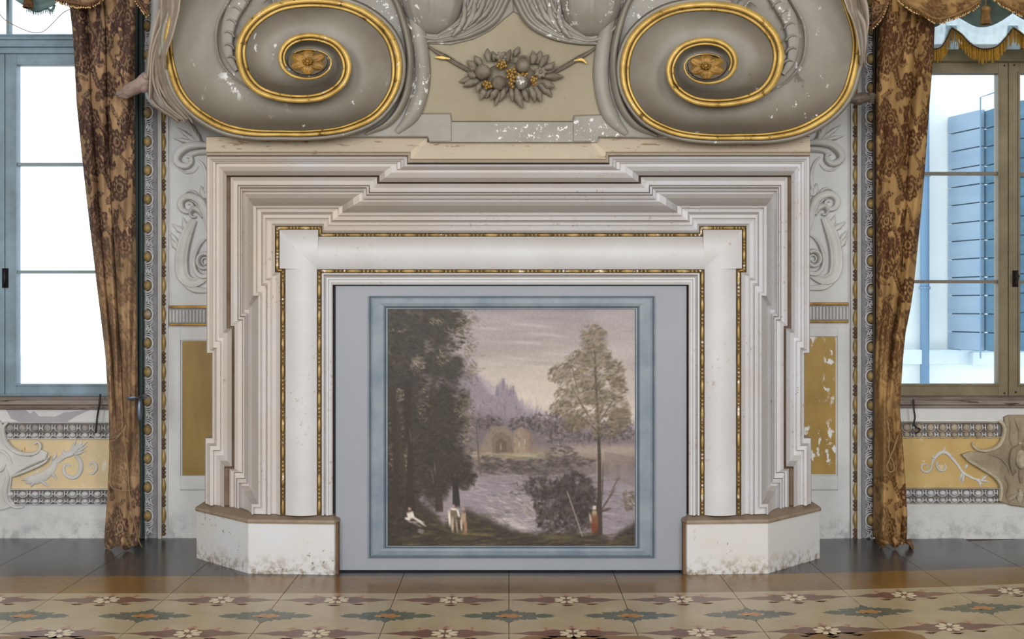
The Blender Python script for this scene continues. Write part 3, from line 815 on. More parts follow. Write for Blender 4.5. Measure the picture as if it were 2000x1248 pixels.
# ------------------------------------------------------------------ the floor
fl = MB().box(-5.4, 5.4, -9.6, .0, -.12, -.004).build('floor', 'floor_base'); fl['kind'] = 'structure'
def bend(x): return .036 * max(0., x - .2) ** 2           # the border follows the slightly skewed right bay
def fpt(x, y, z=0.0): return (x, y + bend(x), z)
def fpoly(bb, pts, z0, z1):
    """flat inlaid piece: outline in floor metres"""
    n = len(pts); v = [fpt(x, y, z1) for x, y in pts] + [fpt(x, y, z0) for x, y in pts]
    A = sum(pts[i][0] * pts[(i + 1) % n][1] - pts[(i + 1) % n][0] * pts[i][1] for i in range(n))
    f = [tuple(range(n)) if A > 0 else tuple(range(n))[::-1]]
    for i in range(n):
        j = (i + 1) % n; f.append((i, n + i, n + j, j) if A > 0 else (j, n + j, n + i, i))
    bb.add(v, f)
YB, YO, YT, YE = -.885, -1.205, -1.845, -2.485
TW = .506
for k in range(-8, 9):
    x0 = k * TW + .0015; x1 = (k + 1) * TW - .0015
    xs = [x0, (x0 + x1) / 2, x1]
    def strip(y0, y1, m, nm, g=0.0012):
        bb = MB(); a = [(x, y0 + g) for x in xs]; c = [(x, y1 - g) for x in xs[::-1]]
        fpoly(bb, a + c, -.0038, 0); o = bb.build(nm, m, fl)
        return o
    if -5 < x0 and x1 < 5:
        strip(YB, .0 - bend(x1) if x1 > 0 else 0, 'floor_black', 'dark_slab', .0008)
        strip(YO, YB, 'floor_ochre', 'ochre_slab', .0003)
        strip(YT, YO, 'floor_cream', 'cream_tile', .0012)
        strip(YE, YT, 'floor_cream', 'cream_tile', .0012)
# joints show dark
MB().box(-4.6, 4.6, -2.6, 0, -.0041, -.0035).build('mortar', 'joint', fl)
Z1 = .0006
def lens(cx, cy, L, w, seed):
    rr = random.Random(seed); up, dn = [], []
    for i in range(33):
        t = -1 + 2 * i / 32
        h = w * (max(0, 1 - abs(t) ** 1.5)) ** 1.15 * (1 + .22 * math.cos(t * 18)) + .004
        up.append((cx + t * L, cy + h * (1 + rr.uniform(-.06, .06)))); dn.append((cx + t * L, cy - h * (1 + rr.uniform(-.06, .06))))
    return up + dn[::-1]
def flower(bb, cx, cy, R):
    for k in range(8):
        a = 2 * math.pi * (k + .5) / 8; c, s_ = math.cos(a), math.sin(a)
        pts = []
        for j in range(10):
            q = 2 * math.pi * j / 10
            u = R * .64 + R * .36 * math.cos(q); v = R * .20 * math.sin(q) * (1 + .3 * math.cos(q))
            pts.append((cx + u * c - v * s_, cy + u * s_ + v * c))
        fpoly(bb, pts, 0, Z1 * 2)
def lobed(cx, cy, ang, Ln, w, lobes, seed):
    rr = random.Random(seed); L_, R_ = [], []
    n = 30
    for i in range(n + 1):
        t = i / n
        ww = w * math.sin(math.pi * (t * .86 + .07)) ** .8 * (1 - .66 * (1 - abs(math.sin(math.pi * lobes * t))) ** 1.3) + .002
        sh = -.5 * ww * math.cos(math.pi * lobes * t)
        for S_, sg in ((L_, 1), (R_, -1)):
            u = t * Ln + sh * .4; v = sg * ww * (1 + rr.uniform(-.08, .08))
            S_.append((cx + u * math.cos(ang) - v * math.sin(ang), cy + u * math.sin(ang) + v * math.cos(ang)))
    return L_ + R_[::-1]
def leaflet(bb, x, y, ang, L_, w, z, rr):
    U_, D_ = [], []
    for i in range(9):
        t = i / 8; h = w * math.sin(math.pi * t ** .75) * (1 + .18 * math.cos(t * 19)) + .0006; u = t * L_
        for S_, g in ((U_, 1), (D_, -1)):
            v = g * h * (1 + rr.uniform(-.1, .1)); S_.append((x + u * math.cos(ang) - v * math.sin(ang), y + u * math.sin(ang) + v * math.cos(ang)))
    fpoly(bb, U_ + D_[::-1], 0, z)
def motif_leaf(cx, cy, seed):
    bb = MB(); rr = random.Random(seed); z = [Z1 * .5]
    def lf(x, y, a, L_, w):
        z[0] += .00003; leaflet(bb, cx + x, cy + y, a, L_ * rr.uniform(.98, 1.14), w * 1.4, z[0], rr)
    for sg in (1, -1):
        f = lambda a: a if sg > 0 else math.pi - a
        for x, y, a, L_, w in ((.035, .012, .95, .060, .013), (.035, -.012, -.95, .060, .013), (.050, .010, .55, .072, .016), (.050, -.010, -.55, .072, .016),
                               (.055, 0, .12, .085, .014), (.055, 0, -.12, .085, .014), (.085, .010, .95, .042, .010), (.085, -.010, -.95, .042, .010),
                               (.118, .003, .55, .046, .011), (.118, -.003, -.55, .046, .011), (.128, 0, 0, .066, .011), (.138, .002, .35, .045, .008), (.138, -.002, -.35, .045, .008),
                               (.012, .018, 1.15, .058, .014), (.012, -.018, -1.15, .058, .014)):
            lf(sg * x, y, f(a), L_, w)
    for sy in (1, -1): lf(0, sy * .018, sy * math.pi / 2, .082, .015)
    bb.build('leaf_inlay', 'floor_leaf', fl)
    ob = MB(); fpoly(ob, [(cx + (.042 + .006 * math.cos(6 * a)) * math.cos(a), cy + (.030 + .004 * math.cos(6 * a)) * math.sin(a)) for a in np.linspace(0, 2 * math.pi, 25)[:-1]], 0, Z1 * 2)
    ob.build('orange_inlay', 'floor_orange', fl)
def motif_lens(cx, cy, seed):
    bb = MB(); fpoly(bb, lens(cx, cy, .238, .054, seed), 0, Z1); bb.build('red_inlay', 'floor_red', fl)
    tk = MB()
    for sx in (-1, 0, 1):
        for sy in (-1, 1):
            X0, Y0_ = cx + sx * .105, cy + sy * (.082 if sx == 0 else .064)
            fpoly(tk, [(X0 - .028, Y0_), (X0 - .008, Y0_ + .006), (X0, Y0_ + .018 * sy), (X0 + .008, Y0_ + .006), (X0 + .028, Y0_), (X0, Y0_ - .006)], 0, Z1)
            fpoly(tk, [(X0 - .004, Y0_ - .02), (X0 + .004, Y0_ - .02), (X0 + .004, Y0_ + .02), (X0 - .004, Y0_ + .02)], 0, Z1 * .8)
    tk.build('rust_inlay', 'floor_rust', fl)
    f = MB(); flower(f, cx, cy, .056); f.build('flower_inlay', 'floor_flower', fl)
YA, YM, YC = -1.322, -1.572, -1.822
for k in range(-6, 6):
    motif_leaf(k * TW * 1.0 + (.0), YM, k * 7 + 100)
    motif_lens((k + .5) * TW * .997, YA, k * 5 + 3); motif_lens((k + .5) * TW, YC, k * 5 + 4)
# the connecting thin line of the red bands and parts of the next row
bb = MB()
for yy in (YA, YC):
    for k in range(-40, 40):
        fpoly(bb, [(k * .07, yy - .003), (k * .07 + .07, yy - .003), (k * .07 + .07, yy + .003), (k * .07, yy + .003)], 0, Z1 * .5)
bb.build('red_line_inlay', 'floor_red', fl)
for x0, x1, sd in ((.02, .58, 1), (1.05, 1.62, 2), (-2.4, -1.5, 3)):
    bb = MB(); fpoly(bb, [(x0, YT - .07), (x0 + .05, YT - .012), (x1 - .05, YT - .012), (x1, YT - .07), (x1, YT - .6), (x0, YT - .6)], 0, Z1); bb.build('ochre_inlay', 'floor_ochre', fl)
# ------------------------------------------------------------------ the chimneypiece
fp = thing('chimneypiece', 'huge stepped plaster chimneypiece with gilt bead lines on two angled plinths', 'fireplace', (0, -.4, 0))
def dd(d): return -.82 + (d + .83) * 1.18
ZB = .282
# name, xb, yl, xm, yu, xu, yt, xj, yc, depth
CT = [
 (400.5, 855, 414, 690, 403.5, 304, 796, 319, -.54), (402, 856, 415.5, 689, 405, 305.5, 795, 321, -.585),
 (405, 866, 419, 684, 409.5, 310, 789, 325, -.58), (406, 867, 420, 683, 410.5, 311, 788, 325.8, -.595),
 (409, 870, 422, 680, 415, 315, 783, 328.8, -.603), (410, 871, 423, 679, 416, 316, 782, 329.5, -.622),
 (416, 879, 430, 667, 420.5, 318, 776, 330.5, -.625), (417, 881, 431, 666, 422, 319.2, 775, 331.5, -.608),
 (422, 889, 436, 660, 427, 325, 765, 337, -.606), (430, 900, 444, 650, 435, 334, 752, 347, -.622),
 (438, 911, 452.5, 641.5, 442.5, 342.5, 741, 355.5, -.665),                                   # 10 proud edge
 (438.6, 911.6, 453.1, 640.9, 443.1, 343.4, 740.2, 356.4, -.625), (447, 914.5, 457, 638, 449.5, 345, 737.5, 358, -.622),
 (448, 915.5, 458, 637, 450.5, 346, 736.5, 359, -.655),                                      # 13
 (452, 919, 465, 630, 457, 353, 729, 367, -.668), (457, 923, 473, 625, 464, 361.3, 722, 375, -.660),
 (457.4, 923.4, 473.4, 624.4, 464.6, 362.3, 721, 376, -.648), (458, 924, 474, 624, 465.5, 363.2, 720, 377, -.675),
 (462, 934, 478, 619, 469, 366.4, 716, 380.3, -.682), (462.5, 934.6, 478.4, 618.4, 469.5, 367.4, 715.3, 381.2, -.665),
 (463, 935, 479, 618, 470, 368.2, 715, 382, -.695), (467, 943, 481.5, 612, 473, 373, 710, 388, -.705),
 (467.4, 943.6, 482, 611.4, 473.6, 374.2, 709.4, 389, -.68),                                  # 22 cove
 (471, 949, 486, 605, 478, 379, 702, 394, -.684), (477, 959, 492, 597, 484, 387, 690, 401.5, -.705),
 (485, 973, 498, 587, 490, 395, 679, 408.5, -.75), (491, 984, 504, 578, 494.3, 401, 669.5, 414.5, -.805),
 (491.4, 984.5, 504.4, 577.5, 494.6, 401.8, 668.8, 415.3, -.825), (495, 991, 509, 571, 500, 406, 661.5, 420.6, -.832),
 (495.4, 991.5, 509.4, 570.5, 500.5, 407, 660.5, 421.6, -.815),                               # 29
 (519, 1000, 519, 558.5, 510.5, 414.3, 650, 430, -.822), (519.5, 1000, 519.5, 558, 511, 415.3, 649, 431, -.814),
 (523, 1000, 523, 553, 514.5, 419.5, 646, 434.5, -.828), (528, 1000, 528, 547.5, 518, 425.6, 642, 439, -.832),
 (528.3, 1000, 528.3, 547, 518.6, 426.6, 641, 440, -.822),
 (533, 1000, 533, 543, 523.5, 431, 636.5, 445, -.812), (539, 1000, 539, 538.5, 530, 437, 632.5, 450, -.818),
 (547.3, 1000, 547.3, 531.8, 537, 441.6, 629.5, 455, -.842)]
def mirx(x):
    t = min(1, max(0, (537 - x) / 134)) if x < 540 else 0
    return (1995 - 10 * t) - x
def contour(c, top=False):
    xb, yl, xm, yu, xu, yt, xj, yc, d = c; y = dd(d)
    zb = HY - (ZB - EYE) * FOC / (DIST + y)
    t = min(1, max(0, (537 - xu) / 134))
    L = [(xb, zb), (xb, min(yl, zb)), (xm, min(yl, zb)), (xm, yu), (xu, yu), (xu, yt), (xj, yt), (xj, yc)]
    R = [((1995 - 10 * t) - px, py) for px, py in L[::-1]]
    R = [(px, py + (0 if i > 2 else 0)) for i, (px, py) in enumerate(R)]
    return [W(px, py, y) for px, py in L + R]
def loft(i0, i1, name, m):
    b = MB(); b.grid([contour(c) for c in CT[i0:i1 + 1]]); return b.build(name, m, fp)
back = [(p[0], .0, p[2]) for p in contour(CT[0])]
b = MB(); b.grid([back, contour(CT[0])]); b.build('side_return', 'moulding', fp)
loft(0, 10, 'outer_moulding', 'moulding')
loft(10, 13, 'groove', 'groove')
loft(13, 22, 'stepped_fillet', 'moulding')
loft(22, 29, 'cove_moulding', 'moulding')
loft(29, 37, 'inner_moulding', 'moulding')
# gilt bead lines ---------------------------------------------------
def band(cs, name, m, parent=fp):
    b = MB(); b.grid([contour(c) for c in cs]); return b.build(name, m, parent)
G0 = CT[37]; G1 = (549, 1000, 549, 530.5, 538.5, 443, 628, 456.5, -.832); G2 = (556, 1000, 556, 525.6, 544.8, 447.6, 622.6, 461, -.832); G3 = (557.5, 1000, 557.5, 524.4, 546, 448.7, 621.7, 462.2, -.842)
bt = band([G0, G1, G2, G3], 'outer_bead_line', 'gold_ground')
def ucont(x, yt, y, z0=ZB):
    zb = HY - (z0 - EYE) * FOC / (DIST + y)
    return [W(px, py, y) for px, py in ((x, zb), (x, yt), (1995 - x, yt), (1995 - x, zb))]
def uband(rows, name, m, z0=ZB):
    b = MB(); b.grid([ucont(*r, z0=z0) for r in rows]); return b.build(name, m, fp)
bi = uband([(619, 526.3, dd(-.842)), (620, 527, dd(-.832)), (627, 532, dd(-.832)), (628, 532.8, dd(-.842))], 'inner_bead_line', 'gold_ground')
def beads(path, y, name, parent, r=3.2):
    b = MB(); s = (DIST + y) / FOC
    for (x0, y0), (x1, y1) in zip(path[:-1], path[1:]):
        Ls = math.hypot(x1 - x0, y1 - y0); n = max(1, round(Ls / 52)); u = Ls / n
        ux, uy = (x1 - x0) / Ls, (y1 - y0) / Ls
        for k in range(n):
            c0 = k * u
            def pt(q): return W(x0 + ux * q, y0 + uy * q, y)
            if u > 20:
                L2 = u * .56
                qs = [c0 + L2 * j / 5 for j in range(6)]
                b.tube([pt(q) for q in qs], [s * r * f for f in (.35, .85, 1, 1, .85, .35)], 6)
                for j in range(3): b.blob(pt(c0 + L2 + (u - L2) * (j + .5) / 3), s * r * .9, s * r, s * r * .9, 6, 4)
            else:
                b.tube([pt(c0 + 1), pt(c0 + u - 1)], [s * r * .8] * 2, 6)
    o = b.build(name, 'gold_bead', parent, smooth=True); o['kind'] = 'stuff'
yb_ = dd(-.838)
L = [(552.5, 1004), (552.5, 528), (541.8, 528), (541.8, 445.3), (625.5, 445.3), (625.5, 459), (994 + 3.5, 459)]
path = L + [(1995 - x, y) for x, y in L[::-1][1:]]
beads(path, yb_, 'beads', bt)
L = [(623.5, 1005), (623.5, 529.5), (997.5, 529.5)]
beads(L + [(1995 - x, y) for x, y in L[::-1][1:]], yb_, 'beads', bi, 3.4)
# frieze: outer outline has the little corner ears, surface swells slightly
def fr(t):
    xb, yl, xm, yu, xu, yt, xj, yc, _ = G3
    e = dd(-.842); y = e - .030 * math.sin(math.pi * t) ** .8 + .006 * (t > 0) * (t < 1)
    zb = HY - (ZB - EYE) * FOC / (DIST + y)
    l = lambda a, c: a + (c - a) * t
    yy = l(yt, 526.3); yq = l(yu, max(530, 526.3)); 
    P = [(l(xb, 619), zb), (l(xb, 619), l(yu, 526.3)), (l(xu, 619), l(yu, 526.3)), (l(xu, 619), l(yt, 526.3)), (l(xj, 619), l(yt, 526.3)), (l(xj, 619), l(yc, 526.3))]
    P += [(1995 - px, py) for px, py in P[::-1]]
    return [W(px, py, y) for px, py in P]
b = MB(); b.grid([fr(t) for t in [0, .015, .04, .08] + [.12 + .04 * k for k in range(20)] + [.92, .96, .985, 1]]); b.build('frieze', 'frieze', fp)
uband([(628, 532.8, dd(-.842)), (629.5, 534, dd(-.85)), (632, 536, dd(-.85)), (634, 538.5, dd(-.832)), (637, 541.2, dd(-.838)), (637.5, 541.8, dd(-.852)),
       (641, 545.5, dd(-.852)), (642, 546.3, dd(-.842)), (646, 551, dd(-.842)), (649.5, 556, dd(-.835))], 'architrave', 'frieze')
# reveal of the opening
r0 = ucont(649.5, 556, dd(-.835)); r1 = [(p[0], -.62, p[2]) for p in r0]
b = MB(); b.grid([r0, r1]); b.build('reveal', 'reveal', fp)
# mantel shelf ------------------------------------------------------
def mc(x, yt, xj, yc, y):
    t = 1
    L = [(x, yt), (xj, yt), (xj, yc)]
    R = [(1985 - px, py) for px, py in L[::-1]]
    return [W(px, py, y) for px, py in L + R]
rows = [mc(404, 266, 836, 276, -.0), mc(404, 266, 836, 276, -.54), mc(403.5, 268, 835, 278, -.565), mc(402.5, 296, 802.5, 310, -.605), mc(403, 297.2, 801.5, 311, -.600), mc(403.2, 298.5, 800.5, 312.5, -.585),
        mc(403.4, 302.5, 798, 316.5, -.572), mc(403.6, 304.3, 796, 318.5, -.545), mc(403.6, 304.6, 796, 318.8, -.50)]
b = MB(); b.grid(rows)
for s_ in (0, -1): b.add([r[s_] for r in rows], [tuple(range(len(rows)))])
b.build('mantel_shelf', 'mantel', fp)
# plinths -----------------------------------------------------------
def plinth(r):
    P = [(-.505, 383.5), (-.835, 485), (-.862, 653), (-.80, 663), (-.62, 663)]
    X = (lambda x: 1985 - x if x < 640 else 1995 - x) if r else (lambda x: x)
    base = [(xpx(X(px), y), y) for y, px in P]
    base = base + [(base[-1][0], 0), (base[0][0], 0)]
    b = MB(); n = len(base)
    zt = .250
    v = [(x, y, 0) for x, y in base] + [(x, y, zt) for x, y in base]
    b.add(v, [(i, (i + 1) % n, n + (i + 1) % n, n + i) for i in range(n)] + [tuple(range(n, 2 * n))])
    o = b.build('plinth', 'plinth', fp, bevel=.004)
    # sloping ledge
    out = base; ins = []
    cxs = (base[0][0] + base[2][0]) / 2
    off = [(.030, .045), (.006, .05), (-.016 , .05), (-.03, .05), (-.03, 0), (-.03, 0), (.03, 0)]
    sg = -1 if r else 1
    rows = []
    for z, k in ((.243, -.10), (.252, -.16), (.262, -.10), (.283, .98), (.284, 1.3)):
        rows.append([(x + sg * ox * k, y + oy * k, z) for (x, y), (ox, oy) in zip(base, off)])
    b = MB()
    G = [row + [row[0]] for row in rows]; b.grid(G)
    b.add(rows[-1], [tuple(range(n))])
    b.build('plinth_ledge', 'ledge', fp)
    # brown painted return next to the opening
    x0, x1 = sorted((xpx(X(654), -.80), xpx(X(663.5), -.80)))
    MB().box(x0, x1, -.845, -.62, 0, .247).build('plinth_return', 'reveal', fp)
plinth(False); plinth(True)

# ------------------------------------------------------------------ the fireboard with its painting
fbd = thing('fireboard', 'grey-blue fireboard with a framed dark landscape painting closing the fireplace opening', 'fireboard', (0, -.78, 0))
x0, x1 = xpx(655.5, -.80), xpx(1341, -.80); 
bb = MB(); bb.box(x0, x1, -.80, -.77, .008, zpx(558.5, -.80)); bb.build('board', 'board', fbd, bevel=.002)
bb = MB(); bb.box(xpx(652, -.77), xpx(1345, -.77), -.77, -.76, .0, zpx(556, -.77)); bb.build('shadow_gap', 'board_line', fbd)
def rect_ring(rows, name, m, parent):
    G = []
    for (a, t_, c, bo, y) in rows:
        G.append([W(a, t_, y), W(c, t_, y), W(c, bo, y), W(a, bo, y), W(a, t_, y)])
    b = MB(); b.grid(G); return b.build(name, m, parent)
F0 = (719, 577.5, 1280, 1090)
def ins(k, y): return (F0[0] + k, F0[1] + k * .68, F0[2] - k, F0[3] - k * .62, y)
frm = rect_ring([ins(0, -.80), ins(0, -.812), ins(2.4, -.815), ins(2.6, -.806), ins(5.5, -.807), ins(6, -.818), ins(10, -.823), ins(22, -.827), ins(30, -.822), ins(33, -.812), ins(34, -.808), ins(35.5, -.812), ins(38, -.812), ins(38.8, -.802)], 'frame', 'board_frame', fbd)
rect_ring([ins(2.3, -.8162), ins(3.6, -.8162)], 'frame_line', 'board_line', frm)
rect_ring([ins(33.2, -.8145), ins(34.6, -.8145)], 'frame_line', 'board_line', frm)

def paint():
    Wd, Hd = 484, 466
    X0, Y0_ = 757.0, 601.5
    img = np.zeros((Hd, Wd, 3), np.float32)
    yy, xx = np.mgrid[0:Hd, 0:Wd].astype(np.float32)
    R = np.random.RandomState(5)
    def sm(a, n):
        for _ in range(n):
            a = (a + np.roll(a, 1, 0) + np.roll(a, -1, 0) + np.roll(a, 1, 1) + np.roll(a, -1, 1)) / 5
        return a
    def fbm(sx, sy, oct=4, seed=0):
        r = np.random.RandomState(seed); out = np.zeros((Hd, Wd), np.float32); a = 1.0; t = 0
        for o in range(oct):
            gy, gx = max(2, int(Hd / sy)), max(2, int(Wd / sx))
            g = r.rand(gy + 2, gx + 2).astype(np.float32)
            fy = yy / Hd * gy; fx = xx / Wd * gx
            iy, ix = fy.astype(int), fx.astype(int); ty, tx = fy - iy, fx - ix
            ty = ty * ty * (3 - 2 * ty); tx = tx * tx * (3 - 2 * tx)
            v = (g[iy, ix] * (1 - tx) + g[iy, ix + 1] * tx) * (1 - ty) + (g[iy + 1, ix] * (1 - tx) + g[iy + 1, ix + 1] * tx) * ty
            out += a * v; t += a; a *= .55; sx /= 2; sy /= 2
        return out / t
    def put(mask, col):
        nonlocal img
        img = img * (1 - mask[..., None]) + np.array(col, np.float32) * mask[..., None]
    def sig(v): return 1 / (1 + np.exp(-np.clip(v, -30, 30)))
    def stroke(x, y, L, w, ang, col, al=.8, cur=0.0):
        r = int(L / 2 + w + 2)
        xa, xb, ya, yb = int(max(0, x - r)), int(min(Wd, x + r + 1)), int(max(0, y - r)), int(min(Hd, y + r + 1))
        if xa >= xb or ya >= yb: return
        X = xx[ya:yb, xa:xb] - x; Y = yy[ya:yb, xa:xb] - y
        c, s_ = math.cos(ang), math.sin(ang)
        u = X * c + Y * s_; v = -X * s_ + Y * c - cur * u * u
        m = np.clip(1.2 - (np.abs(u) / (L / 2)) ** 2, 0, 1) * np.clip(w / 2 + .5 - np.abs(v), 0, 1) * al
        img[ya:yb, xa:xb] = img[ya:yb, xa:xb] * (1 - m[..., None]) + np.array(col, np.float32) * m[..., None]
    def scatter(n, region, cols, Lr, wr, angf, al=.7, jit=12, cur=0.02):
        k = 0
        while k < n:
            x, y = region(R)
            c = np.array(cols[R.randint(len(cols))], np.float32) + R.uniform(-jit, jit)
            stroke(x, y, R.uniform(*Lr), R.uniform(*wr), angf(x, y), c, al * R.uniform(.6, 1.1), R.uniform(-cur, cur)); k += 1
    def ell(cx, cy, rx, ry):
        def f(r):
            a, q = r.uniform(0, 2 * math.pi), math.sqrt(r.uniform(0, 1)); return cx + rx * q * math.cos(a), cy + ry * q * math.sin(a)
        return f
    # sky
    t = np.clip(yy / 225, 0, 1)[..., None]
    img[:] = np.array([141, 134, 137], np.float32) * (1 - t) + np.array([192, 182, 172], np.float32) * t
    n1 = fbm(220, 26, 5, 3) - .5; img += n1[..., None] * np.array([46, 44, 44])
    put(sig((yy - 108 - 16 * (fbm(200, 40, 3, 8) - .5) * 4) / 22) * sig((205 - yy) / 20) * sig((xx - 200) / 40) * sig((390 - xx) / 30) * .6, (192, 182, 168))
    put(sig((xx - 392) / 8) * sig((250 - yy) / 60) * .4, (176, 168, 168))
    for x, y, L_ in ((285, 34, 90), (310, 52, 70), (275, 68, 60), (340, 90, 80), (250, 98, 70), (330, 118, 60), (200, 40, 60)):
        stroke(x, y, L_, 5, .08, (178, 172, 172), .5, .0005)
    for x, y, L_ in ((300, 20, 120), (250, 60, 110), (380, 70, 100), (300, 108, 80)): stroke(x, y, L_, 8, .02, (134, 128, 134), .3)
    # far mountains and the town on the crag
    def ridge(pts, col, soft=1.5, al=1.0, rough=4, seed=1):
        xs = [p[0] for p in pts]; ys = [p[1] for p in pts]
        yl = np.interp(xx[0], xs, ys) + (fbm(22, 40, 4, seed)[10] - .5) * rough * 4
        put(sig((yy - yl[None]) / soft) * al, col)
    ridge([(140, 100), (168, 96), (178, 130), (205, 150), (240, 172), (280, 190), (310, 208), (350, 215), (484, 225)], (158, 148, 158), 2.5, .85, 3, 4)
    ridge([(140, 120), (162, 118), (180, 140), (200, 168), (208, 176), (214, 152), (222, 142), (228, 138), (232, 158), (244, 150), (252, 166), (258, 192), (272, 202), (300, 218), (330, 228), (484, 262)], (126, 118, 128), 2.6, .75, 3, 6)
    for x, y, w_, h_ in ((226, 150, 5, 26), (233, 158, 4, 20), (214, 162, 5, 22), (246, 160, 4, 18), (240, 166, 8, 14), (205, 176, 5, 14)):
        put(((np.abs(xx - x) < w_ / 2) & (np.abs(yy - y) < h_ / 2)).astype(np.float32) * .6, (118, 108, 126))
    scatter(220, lambda r: (r.uniform(150, 300), r.uniform(180, 235)), [(140, 130, 144), (108, 100, 112), (156, 146, 152)], (6, 20), (1.5, 4), lambda x, y: R.uniform(-1.9, -1.2), .35)
    ridge([(140, 205), (180, 210), (220, 214), (260, 218), (300, 225), (340, 212), (380, 222), (420, 236), (484, 240)], (104, 94, 98), 5, .7, 5, 9)
    # middle ground: far trees, huts, meadow
    for cx, cy, rx, ry, n in ((312, 226, 44, 22, 260), (260, 228, 26, 16, 120), (345, 250, 34, 26, 200), (200, 226, 26, 16, 120), (450, 236, 38, 24, 240), (410, 262, 40, 18, 150)):
        scatter(n, ell(cx, cy, rx, ry), [(92, 84, 84), (76, 70, 70), (118, 108, 104), (66, 60, 60)], (4, 11), (1.5, 4), lambda x, y: R.uniform(0, 3.1), .6)
    scatter(60, ell(318, 245, 26, 30), [(146, 136, 126), (136, 128, 120)], (3, 9), (1, 2.4), lambda x, y: R.uniform(.6, 2.2), .6)
    put(sig((yy - 274 - 8 * np.sin(xx / 50)) / 4) * sig((xx - 165) / 12) * .9, (140, 128, 116))
    put(sig((yy - 268) / 3) * sig((286 - yy) / 4) * sig((xx - 330) / 8) * .85, (164, 150, 142))
    def poly(pts, col, al=1.0):
        m = np.zeros((Hd, Wd), bool); n = len(pts)
        for i in range(n):
            (xa, ya), (xb, yb) = pts[i], pts[(i + 1) % n]
            c = ((ya > yy) != (yb > yy)) & (xx < (xb - xa) * (yy - ya) / ((yb - ya) or 1e-6) + xa); m ^= c
        put(m.astype(np.float32) * al, col)
    poly([(176, 284), (190, 252), (202, 232), (232, 232), (252, 254), (254, 286)], (136, 120, 106), .7)
    poly([(203, 256), (212, 244), (226, 242), (240, 252), (246, 284), (205, 284)], (108, 94, 84), .6)
    poly([(212, 262), (221, 254), (232, 262), (233, 284), (212, 284)], (90, 78, 72), .6)
    poly([(246, 240), (262, 232), (276, 244), (277, 284), (248, 284)], (156, 138, 118), .65)
    poly([(264, 236), (276, 236), (286, 254), (285, 282), (270, 282)], (134, 112, 96), .5)
    for x, y in ((221, 272), (257, 266), (268, 262)): stroke(x, y, 14, 2.4, 1.57, (172, 160, 148), .8)
    scatter(70, lambda r: (r.uniform(180, 284), r.uniform(236, 284)), [(120, 104, 92), (156, 138, 118), (96, 82, 74)], (3, 9), (1, 2.4), lambda x, y: R.uniform(1.2, 1.9), .45)
    scatter(160, lambda r: (r.uniform(170, 330), r.uniform(282, 302)), [(166, 154, 136), (150, 138, 116), (120, 112, 88), (136, 126, 118)], (10, 34), (1.5, 4), lambda x, y: R.uniform(-.12, .12), .5)
    stroke(285, 296, 50, 5, .1, (104, 112, 92), .6); stroke(258, 288, 60, 4, .06, (176, 160, 120), .6)
    # banks and river
    put(sig((yy - 300 - 6 * np.sin(xx / 30)) / 5) * sig((xx - 150) / 14) * .85, (112, 102, 102))
    put(sig((yy - 328 - 6 * np.sin(xx / 44)) / 6) * sig((xx - 60) / 20), (140, 132, 138))
    scatter(420, lambda r: (r.uniform(150, 484), r.uniform(326, 440)), [(150, 142, 148), (122, 114, 122), (166, 158, 160), (108, 100, 106)], (14, 50), (1.5, 4.5), lambda x, y: R.uniform(-.14, .16), .42)
    for cx, cy, rx, ry in ((232, 312, 60, 14), (300, 312, 60, 16), (200, 300, 24, 14), (340, 290, 30, 22), (240, 303, 16, 9), (370, 300, 40, 10)):
        scatter(int(rx * ry / 5), ell(cx, cy, rx, ry), [(84, 76, 74), (98, 90, 86), (70, 64, 62)], (5, 16), (1.5, 4), lambda x, y: R.uniform(-.5, .5), .55)
    stroke(438, 294, 100, 8, .07, (150, 132, 124), .7)
    for x, y in ((414, 316), (440, 318), (462, 322)): put(((np.abs(xx - x) < 7) & (np.abs(yy - y) < 20)).astype(np.float32) * .5, (150, 138, 130))
    poly([(424, 280), (484, 292), (484, 350), (424, 330)], (118, 106, 104), .45)
    # bright waterfall
    scatter(300, lambda r: (r.uniform(196, 300), r.uniform(362, 442)), [(176, 168, 168), (146, 138, 142), (120, 112, 114), (190, 178, 174)], (8, 26), (1, 3), lambda x, y: .25 + R.uniform(-.3, .6), .55)
    scatter(60, lambda r: (r.uniform(212, 292), r.uniform(408, 436)), [(204, 196, 192), (180, 170, 170)], (8, 24), (1, 3), lambda x, y: R.uniform(-.1, .2), .6)
    scatter(40, ell(282, 394, 16, 12), [(176, 160, 152), (150, 138, 132), (120, 108, 104)], (6, 14), (2, 4), lambda x, y: R.uniform(.5, 1.3), .6)
    scatter(160, lambda r: (r.uniform(150, 330), r.uniform(338, 380)), [(172, 164, 168), (150, 142, 148), (112, 104, 110)], (10, 34), (1.2, 2.6), lambda x, y: R.uniform(-.1, .45), .5)
    # dark rocks right of centre
    for cx, cy, rx, ry in ((330, 380, 46, 34), (366, 370, 36, 50), (300, 352, 34, 22), (350, 412, 60, 28), (345, 345, 22, 16), (388, 380, 20, 50)):
        scatter(int(rx * ry / 4), ell(cx, cy, rx, ry), [(60, 54, 52), (80, 72, 68), (52, 47, 46), (94, 86, 82)], (6, 18), (2, 6), lambda x, y: R.uniform(0, 3.1), .55, 8)
    scatter(80, ell(270, 356, 34, 26), [(96, 88, 84), (130, 122, 120), (74, 68, 66)], (5, 14), (1, 3), lambda x, y: R.uniform(-.8, 1.4), .6)
    # foreground bank
    ridge([(0, 355), (50, 360), (80, 392), (110, 420), (150, 396), (176, 400), (210, 420), (260, 438), (330, 442), (400, 440), (436, 452), (450, 440), (484, 420)], (62, 55, 48), 3, .97, 3, 12)
